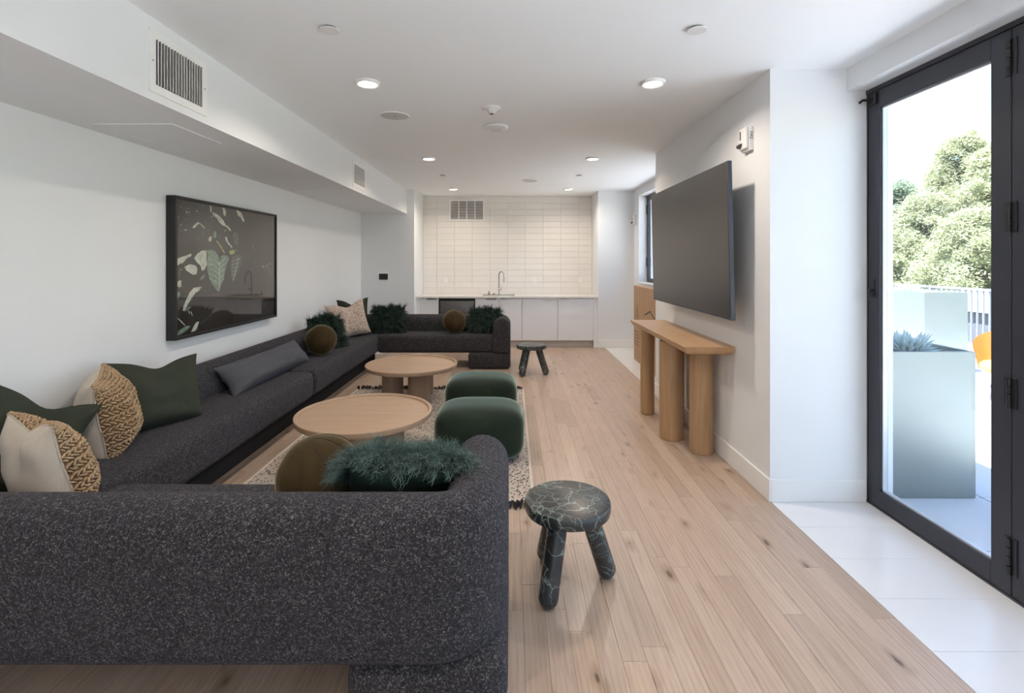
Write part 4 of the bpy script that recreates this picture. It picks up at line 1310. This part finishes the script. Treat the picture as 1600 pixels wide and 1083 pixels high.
def fur_pillow(label, c, yaw, lean, roll, w, h, t, mat, body_mat, n, length, width, seed=0, chop=0.0, gdir=None, curl=0.006, back_fur=False):
    r = pillow_root('fur_pillow', label, c, yaw, lean, roll)
    S = surf(w, h, t, chop, 0.0, 0.04, seed, 0.008)
    closed_pillow('cover', S, body_mat, r, 20)
    inv = rotm(yaw, lean, roll).to_3x3().inverted()
    g = inv @ (Vector(gdir) if gdir else Vector((0, 0, -1)))
    rf = random.Random(seed + 5)
    vs_, fs, al = [], [], []
    # clumped locks
    ncl = max(60, n // 22)
    locks = [(rf.uniform(-1, 1), rf.uniform(-1, 1), Vector((rf.gauss(0, 1), rf.gauss(0, 1), rf.gauss(0, 1))) * 0.62, rf.uniform(0, 6.28), rf.uniform(0.65, 1.25)) for _ in range(ncl)]
    for k in range(n):
        lu, lv, ldir, lph, llen = locks[k % ncl]
        u = max(-1, min(1, lu + rf.gauss(0, 0.042))); v = max(-1, min(1, lv + rf.gauss(0, 0.042)))
        side = -1 if (not back_fur or rf.random() < 0.6) else 1
        p = S(u, v, side)
        e = 0.02
        du = S(min(1, u + e), v, side) - S(max(-1, u - e), v, side); dv = S(u, min(1, v + e), side) - S(u, max(-1, v - e), side)
        nn = du.cross(dv) * (-side)
        nn = nn.normalized() if nn.length > 1e-9 else Vector((0, side, 0))
        out = Vector((u ** 5, 0, v ** 5))
        d = (nn + out * 0.9 + ldir + Vector((rf.gauss(0, 1), rf.gauss(0, 1), rf.gauss(0, 1))) * 0.11).normalized()
        Lh = length * llen * rf.uniform(0.8, 1.1)
        seg = 5
        sd = d.cross(Vector((rf.gauss(0, 1), rf.gauss(0, 1), rf.gauss(0, 1)))).normalized()
        wv = sd.cross(d).normalized()
        b = len(vs_)
        q = p.copy()
        ph = lph + rf.gauss(0, 0.3)
        for s in range(seg + 1):
            f = s / seg
            off = wv * (curl * sin(ph + f * 9.0) * f) + sd * (curl * cos(ph + f * 9.0) * f)
            wd = width * (1 - f * 0.85) * 0.5
            vs_.append(q + off - sd * wd); vs_.append(q + off + sd * wd); al += [f, f]
            q = q + d * (Lh / seg)
            d = (d + g * 0.26).normalized()
            # stay outside of the cushion
        for s in range(seg):
            a = b + 2 * s
            fs.append((a, a + 1, a + 3, a + 2))
    o = pyobj('fur', vs_, fs, mat, r)
    at = o.data.attributes.new('along', 'FLOAT', 'POINT')
    at.data.foreach_set('value', al)
    o['kind'] = 'stuff'
    return r

def ball(label, c, r, mat, tilt_=(0.25, 0.2, 0.0)):
    t = thing('ball_pillow', label, 'pillow', c, group='olive velvet ball pillows')
    bm = bmesh.new()
    bmesh.ops.create_uvsphere(bm, u_segments=48, v_segments=28, radius=r)
    for v in bm.verts:
        ph = math.atan2(v.co.y, v.co.x); k = abs(((ph / (pi / 4)) + 0.5) % 1.0 - 0.5) * 2   # 0 mid gore .. 1 seam
        rad = math.hypot(v.co.x, v.co.y) / r
        s = 1 - 0.018 * max(0, 1 - (1 - k) * 7) * rad
        v.co = v.co * s
        v.co += v.co.normalized() * 0.004 * noise.noise(v.co * 7)
    bmesh.ops.rotate(bm, verts=bm.verts, cent=(0, 0, 0), matrix=Matrix.Rotation(tilt_[0], 3, 'X') @ Matrix.Rotation(tilt_[1], 3, 'Y') @ Matrix.Rotation(tilt_[2], 3, 'Z'))
    obj('cover', bm, mat, t, smooth=80)
    bm = bmesh.new()
    for k in range(4):
        ph = (k + 0.5) * pi / 4 - pi / 8 * 0
        pts = [Vector((cos(ph) * sin(a) * r, sin(ph) * sin(a) * r, cos(a) * r)) * 0.992 for a in [2 * pi * q / 40 for q in range(41)]]
        add_tube(bm, pts, 0.0022, 5, caps=False)
    bmesh.ops.rotate(bm, verts=bm.verts, cent=(0, 0, 0), matrix=Matrix.Rotation(tilt_[0], 3, 'X') @ Matrix.Rotation(tilt_[1], 3, 'Y') @ Matrix.Rotation(tilt_[2], 3, 'Z'))
    obj('seam', bm, M['ball_seam'], t, smooth=80)
    return t

jute_pillow('cream-backed woven jute pillow lowest in the near sofa corner', (-2.105, 2.22, 0.655), 150, 14, 4, 0.26, 0.205, 0.115, 0.26, 0.05, 11)
plain_pillow('dark green pillow slumped in the near sofa corner behind jute', (-2.405, 2.40, 0.665), 44, 16, 25, 0.235, 0.25, 0.10, M['green_linen'], 0.20, 0.15, 3, wr=0.014)
jute_pillow('woven jute pillow standing edge-on between two dark green pillows', (-2.345, 2.84, 0.692), 124, 8, -4, 0.235, 0.218, 0.13, 0.0, 0.0, 23)
plain_pillow('dark green square pillow with chopped top beside the standing jute', (-2.335, 3.25, 0.685), 68, 17, 4, 0.285, 0.232, 0.10, M['green_linen'], 0.22, 0.05, 8, wr=0.013)
plain_pillow('long blue-grey lumbar pillow on the middle of the sofa', (-2.265, 4.60, 0.590), 89.5, 34, 0, 0.71, 0.140, 0.120, M['grey_linen'], 0.0, 0.0, 15, name='lumbar_pillow', wr=0.014, pinch=0.10)
ball('olive velvet ball pillow in front of a dark fur pillow', (-2.17, 5.62, 0.655), 0.172, M['olive_velvet'], (0.2, 0.35, 0.4))
fur_pillow('dark green fur pillow behind the olive ball on the long run', (-2.28, 6.05, 0.67), 50, 18, 0, 0.22, 0.195, 0.07, M['fur_dark'], M['satin'], 8000, 0.090, 0.0045, 31)
plain_pillow('beige speckled pillow with pointed corners in the far sofa corner', (-2.29, 6.93, 0.728), 44, 14, -8, 0.285, 0.255, 0.10, M['speckle'], 0.24, 0.1, 41)
plain_pillow('dark green pillow half hidden behind the beige speckled one', (-2.33, 7.28, 0.735), 18, 10, -4, 0.215, 0.26, 0.075, M['green_linen'], 0.26, 0.0, 46)
fur_pillow('dark green fur pillow beside the beige speckled pillow', (-1.83, 7.36, 0.675), 4, 16, 0, 0.235, 0.185, 0.07, M['fur_dark'], M['satin'], 9000, 0.090, 0.0045, 52)
ball('olive velvet ball pillow on the far wing in front of the fridge', (-0.845, 7.30, 0.655), 0.172, M['olive_velvet'], (0.1, 0.1, 0.15))
fur_pillow('dark green fur pillow tucked into the far sofa arm', (-0.39, 7.36, 0.66), -4, 20, 0, 0.22, 0.175, 0.07, M['fur_dark'], M['satin'], 9000, 0.090, 0.0045, 63)
ball('big olive velvet ball pillow behind the near sofa back', (-0.80, 2.065, 0.655), 0.172, M['olive_velvet'], (0.15, -0.25, 0.35))
fur_pillow('teal fur pillow with green satin back leaning on near arm', (-0.435, 2.03, 0.655), 188, 52, -12, 0.235, 0.155, 0.060, M['fur_teal'], M['satin'], 20000, 0.098, 0.0038, 71, gdir=(0, -0.5, -0.85), curl=0.013)

# ------------------------------------------------------------------ rug
rug = thing('area_rug', 'cream woven rug with dark flecks and black fringed ends', 'rug', (-0.855, 4.55, 0.0))
rx, ry0, ry1 = 0.995, 3.15, 5.93
RT = 0.011
bm = bmesh.new()
nx_, ny_ = 60, 90
gv = []
for j in range(ny_ + 1):
    row = []
    for i in range(nx_ + 1):
        x = -rx + 2 * rx * i / nx_; y = ry0 + (ry1 - ry0) * j / ny_ - 4.55
        if i in (0, nx_): x += 0.008 * noise.noise(Vector((i, y * 5, 0)))
        row.append(bm.verts.new((x, y, RT + 0.0015 * noise.noise(Vector((x * 12, y * 12, 0))))))
    gv.append(row)
for j in range(ny_):
    for i in range(nx_):
        bm.faces.new((gv[j][i], gv[j][i + 1], gv[j + 1][i + 1], gv[j + 1][i]))
ex = bmesh.ops.extrude_face_region(bm, geom=[e for e in bm.edges if e.is_boundary])
for v in [g for g in ex['geom'] if isinstance(g, bmesh.types.BMVert)]:
    v.co.z = 0.001
obj('weave', bm, M['rug'], rug, smooth=50)
for sx in (-1, 1):
    obj('selvedge', box(sx * rx - 0.010, sx * rx + 0.010, ry0 - 4.55, ry1 - 4.55, 0.001, RT + 0.004, 0.004, 2), M['rug_edge'], rug)
rf = random.Random(9)
for yy, sgn in ((ry0, -1), (ry1, 1)):
    bm = bmesh.new()
    for k in range(110):
        x = -rx + 2 * rx * (k + 0.5) / 110 + rf.uniform(-0.005, 0.005)
        L_ = rf.uniform(0.05, 0.085)
        dx = rf.uniform(-0.03, 0.03)
        hz = rf.uniform(0.010, 0.034)
        add_tube(bm, [(x, yy - 4.55 - sgn * 0.01, RT), (x + dx * 0.4, yy - 4.55 + sgn * L_ * 0.4, RT + hz), (x + dx, yy - 4.55 + sgn * L_ * 0.8, hz * 0.6 + 0.004), (x + dx * 1.3, yy - 4.55 + sgn * L_, 0.005)], [0.006, 0.009, 0.008, 0.003], 5)
    o = obj('fringe', bm, M['fringe'], rug, smooth=60); o['kind'] = 'stuff'

# ------------------------------------------------------------------ coffee tables
def coffee_table(X, Y, legs, label):
    t = thing('coffee_table', label, 'coffee table', (X, Y, RT + 0.001), group='round oak coffee tables')
    R = 0.51; z = 0.40 - RT
    obj('tray_rim', lathe([(R - 0.030, z - 0.016), (R - 0.026, z - 0.004), (R - 0.022, z), (R - 0.004, z), (R, z - 0.004), (R, z - 0.034), (R - 0.006, z - 0.042), (R - 0.03, z - 0.042)], 96), M['table_top'], t, smooth=40)
    obj('tabletop', lathe([(0, z - 0.040), (R - 0.028, z - 0.040), (R - 0.028, z - 0.017), (0, z - 0.016)], 96), M['table_top'], t, smooth=30)
    for lx, ly in legs:
        obj('leg', lathe([(0, 0), (0.116, 0), (0.119, 0.003), (0.119, z - 0.04), (0, z - 0.04)], 48, cx=lx, cy=ly), M['table_leg'], t, smooth=40)
coffee_table(-1.128, 3.80, [(0.0, -0.19), (0.155, 0.13), (-0.20, 0.14)], 'round oak coffee table nearer the olive ball pillow')
coffee_table(-1.125, 5.565, [(-0.215, 0.0), (0.105, -0.13), (0.09, 0.23)], 'round oak coffee table nearer the far sofa wing')

# ------------------------------------------------------------------ poufs
def pouf_mesh():
    bm = bmesh.new()
    nu, nv = 72, 30
    a, b, h = 0.356, 0.30, 0.205
    rows_ = []
    for j in range(nv + 1):
        th = -pi / 2 + pi * j / nv
        row = []
        for i in range(nu):
            ph = 2 * pi * i / nu
            def sp(x, e): return math.copysign(abs(x) ** e, x)
            ez, ep = 0.62, 0.52
            cr = sp(cos(th), ez)
            x = a * cr * sp(cos(ph), ep); y = b * cr * sp(sin(ph), ep); z = h * sp(sin(th), 0.50)
            # gathered pleats at the four corners of the side wall
            k4 = abs(cos(2 * ph)) ; corner = max(0, 1 - k4 * 1.5)
            wall = max(0, 1 - (abs(z) / h) ** 4)
            pl = 1 - 0.016 * corner * wall * (0.5 + 0.5 * sin(ph * 36))
            row.append(bm.verts.new((x * pl, y * pl, z + h)))
        rows_.append(row)
    for j in range(nv):
        for i in range(nu):
            i2 = (i + 1) % nu
            try: bm.faces.new((rows_[j][i], rows_[j][i2], rows_[j + 1][i2], rows_[j + 1][i]))
            except ValueError: pass
    bmesh.ops.remove_doubles(bm, verts=bm.verts, dist=0.0005)
    return bm
pf = thing('pouf', 'green velvet pouf nearer the near sofa arm', 'pouf', (-0.25, 3.97, RT + 0.001), group='green velvet poufs')
obj('cover', pouf_mesh(), M['pouf_velvet'], pf, smooth=80)
obj('base_disc', lathe([(0, 0.0), (0.2, 0.0), (0.21, 0.006), (0, 0.012)], 32), M['black_plastic'], pf)
dup(pf, (-0.297, 4.94, RT + 0.001), 0.0, 'green velvet pouf behind the first, nearer the far stool')

# ------------------------------------------------------------------ marble stools
def stool(X, Y, angs, label, rz=0.0):
    t = thing('marble_stool', label, 'stool', (X, Y, 0.0), rz, group='dark marble stools')
    z = 0.408; R = 0.206
    obj('seat', lathe([(0, z - 0.056), (R - 0.012, z - 0.056), (R - 0.003, z - 0.052), (R, z - 0.044), (R, z - 0.008), (R - 0.004, z - 0.002), (R - 0.012, z), (0, z)], 64), M['marble'], t, smooth=35)
    for a in angs:
        a = radians(a)
        top = Vector((cos(a) * 0.095, sin(a) * 0.095, z - 0.045)); bot = Vector((cos(a) * 0.200, sin(a) * 0.200, 0.045))
        d = (bot - top).normalized()
        r = 0.046
        pts = [top]; rr = [r]
        for k in range(6): pts.append(top.lerp(bot, (k + 1) / 6)); rr.append(r)
        for k in range(1, 7):
            th = pi / 2 * k / 6
            pts.append(bot + d * r * sin(th) * 0.98); rr.append(max(0.002, r * cos(th)))
        obj('leg', tube(pts, rr, 20), M['marble'], t, smooth=50)
stool(0.272, 2.385, (238, 12, 118), 'dark green marble stool nearest, beside the sofa arm')
stool(0.276, 6.78, (230, 345, 130), 'dark marble stool farther back, beside the far wing')

# ------------------------------------------------------------------ terrace outside
deck = struct('terrace_ground', box(2.48, 8.6, YN - 0.2, 13.0, -0.25, -0.032), M['deck_base'], 'concrete paver terrace outside the glass doors', 'terrace')
pb = box(0.004, 0.596, 0.004, 0.596, -0.030, 0.0, 0.003, 1)
pme = bpy.data.meshes.new('paver'); pb.to_mesh(pme); pb.free(); pme.materials.append(M['paver'])
for i in range(10):
    for j in range(20):
        o = bpy.data.objects.new('paver', pme); link(o, deck); o.location = (2.50 + 0.6 * i, -1.40 + 0.6 * j - 0.15, -0.002)

struct('added_terrace', box(-12.0, 8.6, -16.0, YN - 0.21, -0.25, -0.032), M['paver'], 'unseen concrete terrace added behind the viewpoint to bounce sunlight', 'terrace')  # added out of view, bounces sun through the rear window onto the ceiling
def planter(name, x0, x1, y0, y1, h, label):
    t = thing(name, label, 'planter', ((x0 + x1) / 2, (y0 + y1) / 2, -0.001), group='metal terrace planters')
    a, b = (x1 - x0) / 2, (y1 - y0) / 2
    w = 0.022
    bm = bmesh.new()
    add_box(bm, -a, a, -b, -b + w, 0, h, 0.002, 1); add_box(bm, -a, a, b - w, b, 0, h, 0.002, 1)
    add_box(bm, -a, -a + w, -b + w, b - w, 0, h, 0.002, 1); add_box(bm, a - w, a, -b + w, b - w, 0, h, 0.002, 1)
    obj('shell', bm, M['planter'], t, smooth=None)
    obj('soil', box(-a + w, a - w, -b + w, b - w, h - 0.12, h - 0.05), M['soil'], t, smooth=None)
    return t
planter('planter', 2.49, 3.045, 3.23, 4.45, 0.962, 'pale metal trough planter just outside the glass door')
planter('planter', 5.72, 6.32, 6.82, 9.6, 1.118, 'tall grey metal planter farther out before the railing')

def succulent(c, R, n, label, seed):
    r_ = random.Random(seed)
    t = thing('succulent', label, 'plant', c)
    vs_, fs = [], []
    for k in range(n):
        a = r_.uniform(0, 2 * pi); el = r_.uniform(0.25, 1.35)
        base_ = Vector((cos(a) * R * r_.uniform(0, 0.55), sin(a) * R * r_.uniform(0, 0.55), 0))
        d = Vector((cos(a) * cos(el), sin(a) * cos(el), sin(el)))
        ln = R * r_.uniform(0.7, 1.0)
        sd = d.cross(Vector((0, 0, 1))).normalized() * ln * 0.07; up = sd.cross(d).normalized() * ln * 0.05
        b = len(vs_)
        vs_ += [base_ - sd, base_ + up, base_ + sd, base_ - up, base_ + d * ln * 0.6 - sd * 1.2, base_ + d * ln * 0.6 + up * 1.2, base_ + d * ln * 0.6 + sd * 1.2, base_ + d * ln * 0.6 - up, base_ + d * ln]
        for q in range(4):
            fs.append((b + q, b + (q + 1) % 4, b + 4 + (q + 1) % 4, b + 4 + q)); fs.append((b + 4 + q, b + 4 + (q + 1) % 4, b + 8))
    o = pyobj('leaves', vs_, fs, M['succulent'], t); o['kind'] = 'stuff'
    obj('stem', lathe([(0, -0.02), (0.02, -0.02), (0.015, 0.05), (0, 0.06)], 8), M['trunk'], t)
succulent((2.78, 3.47, 0.912), 0.17, 150, 'pale blue spiky succulent in the trough planter', 5)
succulent((5.95, 7.4, 1.068), 0.16, 110, 'pale succulent tuft on the far planter', 6)
succulent((6.05, 8.4, 1.068), 0.20, 110, 'pale trailing plant at the back of the far planter', 8)

# orange chairs
def patio_chair(x, y, rz, label):
    t = thing('patio_chair', label, 'chair', (x, y, -0.001), rz, group='orange terrace chairs')
    bm = bmesh.new()
    n, mrow = 22, 7
    g_ = []
    for j in range(mrow + 1):
        f = j / mrow
        row = []
        for i in range(n + 1):
            a = radians(-115 + 230 * i / n) + pi / 2
            top = 0.78 - 0.20 * (abs(i / n - 0.5) * 2) ** 2
            z = 0.34 + (top - 0.34) * f
            R = 0.29 + 0.05 * f
            row.append(bm.verts.new((cos(a) * R, sin(a) * R, z)))
        g_.append(row)
    for j in range(mrow):
        for i in range(n):
            bm.faces.new((g_[j][i], g_[j][i + 1], g_[j + 1][i + 1], g_[j + 1][i]))
    bmesh.ops.solidify(bm, geom=bm.faces[:], thickness=0.035)
    obj('backrest', bm, M['orange'], t, smooth=50)
    obj('seat', lathe([(0, 0.33), (0.27, 0.33), (0.29, 0.36), (0.29, 0.40), (0.26, 0.43), (0, 0.435)], 32), M['orange'], t, smooth=50)
    for k in range(4):
        a = pi / 4 + k * pi / 2
        obj('leg', tube([(cos(a) * 0.17, sin(a) * 0.17, 0.34), (cos(a) * 0.25, sin(a) * 0.25, 0.0)], [0.016, 0.012], 8), M['rail'], t)
    return t
patio_chair(5.48, 5.36, radians(-60), 'orange tub chair on the terrace behind the trough planter')
patio_chair(5.0, 4.66, radians(-20), 'second orange tub chair nearer, cut off by the door frame')

# railing
rl = thing('railing', 'slim dark metal balustrade at the terrace edge', 'railing', (8.0, 4.0, 0.0))
obj('handrail', box(-0.025, 0.025, 0, 9.0, 1.04, 1.08, 0.004, 1), M['rail'], rl)
obj('bottom_rail', box(-0.02, 0.02, 0, 9.0, 0.10, 0.13), M['rail'], rl, smooth=None)
bb = box(-0.011, 0.011, -0.011, 0.011, 0.13, 1.04); bme = bpy.data.meshes.new('baluster'); bb.to_mesh(bme); bb.free(); bme.materials.append(M['rail'])
for k in range(81):
    o = bpy.data.objects.new('baluster', bme); link(o, rl); o.location = (0, 0.06 + 0.11 * k, 0)
for k in range(6):
    obj('post', box(-0.025, 0.025, k * 1.79, k * 1.79 + 0.05, -0.03, 1.04), M['rail'], rl, smooth=None)

# neighbouring low building
t = thing('neighbour_building', 'low dark building with pale parapet beyond the railing', 'building', (13.0, 8.0, -6.0))
obj('wall', box(-2.0, 8.0, -4, 5.6, 0, 6.35), M['neighbour'], t, smooth=None)
obj('parapet', box(-2.1, 8.0, -4.1, 5.7, 6.35, 6.72), M['neighbour_cap'], t, smooth=None)
struct('hillside_ground', box(-40, 90, -60, 90, -6.4, -6.2), M['ground'], 'scrubby ground far below the terrace trees', 'ground')

# trees
def tree(loc, h, R, mat, seed, label, n_cl, leaves, size, top_bias=0.5):
    r_ = random.Random(seed)
    t = thing('tree', label, 'tree', loc, group='trees beyond the railing')
    obj('trunk', tube([(0, 0, 0), (0.15, 0.1, h * 0.35), (-0.1, 0.1, h * 0.7), (0.05, 0, h * 0.97)], [0.32, 0.24, 0.14, 0.03], 10), M['trunk'], t)
    vs_, fs = [], []
    br = bmesh.new()
    for c in range(n_cl):
        f = r_.random() ** 0.8
        z = h * (0.16 + 0.84 * f)
        rad = R * (1 - f) ** 0.6 * r_.uniform(0.35, 1.0) + 0.25
        a = r_.uniform(0, 2 * pi)
        cc = Vector((cos(a) * rad, sin(a) * rad, z))
        cs = r_.uniform(0.55, 1.15) * (0.55 + 0.6 * (1 - f))
        if c % 3 == 0:
            add_tube(br, [(0, 0, z - rad * 0.35), tuple(cc * 0.55 + Vector((0, 0, z - rad * 0.2)) * 0.45), tuple(cc)], [0.07, 0.045, 0.015], 5)
        for k in range(leaves):
            d = Vector((r_.gauss(0, 1), r_.gauss(0, 1), r_.gauss(0, 0.55)))
            p = cc + d * cs * 0.48
            p.z -= 0.25 * (d.x * d.x + d.y * d.y) * cs * 0.3
            s = size * r_.uniform(0.6, 1.4)
            ax = Vector((r_.gauss(0, 1), r_.gauss(0, 1), r_.gauss(0, 0.7))).normalized() * s
            ay = ax.cross(Vector((r_.gauss(0, 1), r_.gauss(0, 1), r_.gauss(0, 1)))).normalized() * s * 0.26
            b = len(vs_)
            vs_ += [p - ax, p + ay, p + ax, p - ay]
            fs.append((b, b + 1, b + 2, b + 3))
    obj('branches', br, M['trunk'], t)
    o = pyobj('foliage', vs_, fs, mat, t, smooth=False); o['kind'] = 'stuff'
def T(x, ytop, Y):
    X = (x - CX) * Y / F
    return (X, Y, -6.0), HC - (ytop - CY) * Y / F + 6.0
l_, h_ = T(1503, 208, 27.0); tree(l_, h_, 3.6, M['leaf_a'], 1, 'tallest pale green tree seen through the glass door', 180, 520, 0.085)
l_, h_ = T(1572, 222, 24.0); tree(l_, h_, 4.2, M['leaf_a'], 2, 'broad yellow-green tree at the hinge side of the glass', 180, 520, 0.085)
l_, h_ = T(1400, 282, 31.0); tree(l_, h_, 3.2, M['leaf_b'], 3, 'blue-green tree at the wall side of the glass', 140, 420, 0.095)
l_, h_ = T(1448, 305, 25.0); tree(l_, h_, 3.4, M['leaf_a'], 4, 'lower pale tree between the two taller ones', 150, 480, 0.085)
l_, h_ = T(1365, 330, 24.0); tree(l_, h_, 3.2, M['leaf_a'], 5, 'pale bushy tree low behind the door stile', 120, 420, 0.09)
l_, h_ = T(1520, 330, 20.0); tree(l_, h_, 3.2, M['leaf_a'], 6, 'dense yellow-green bush just over the handrail', 130, 520, 0.07)
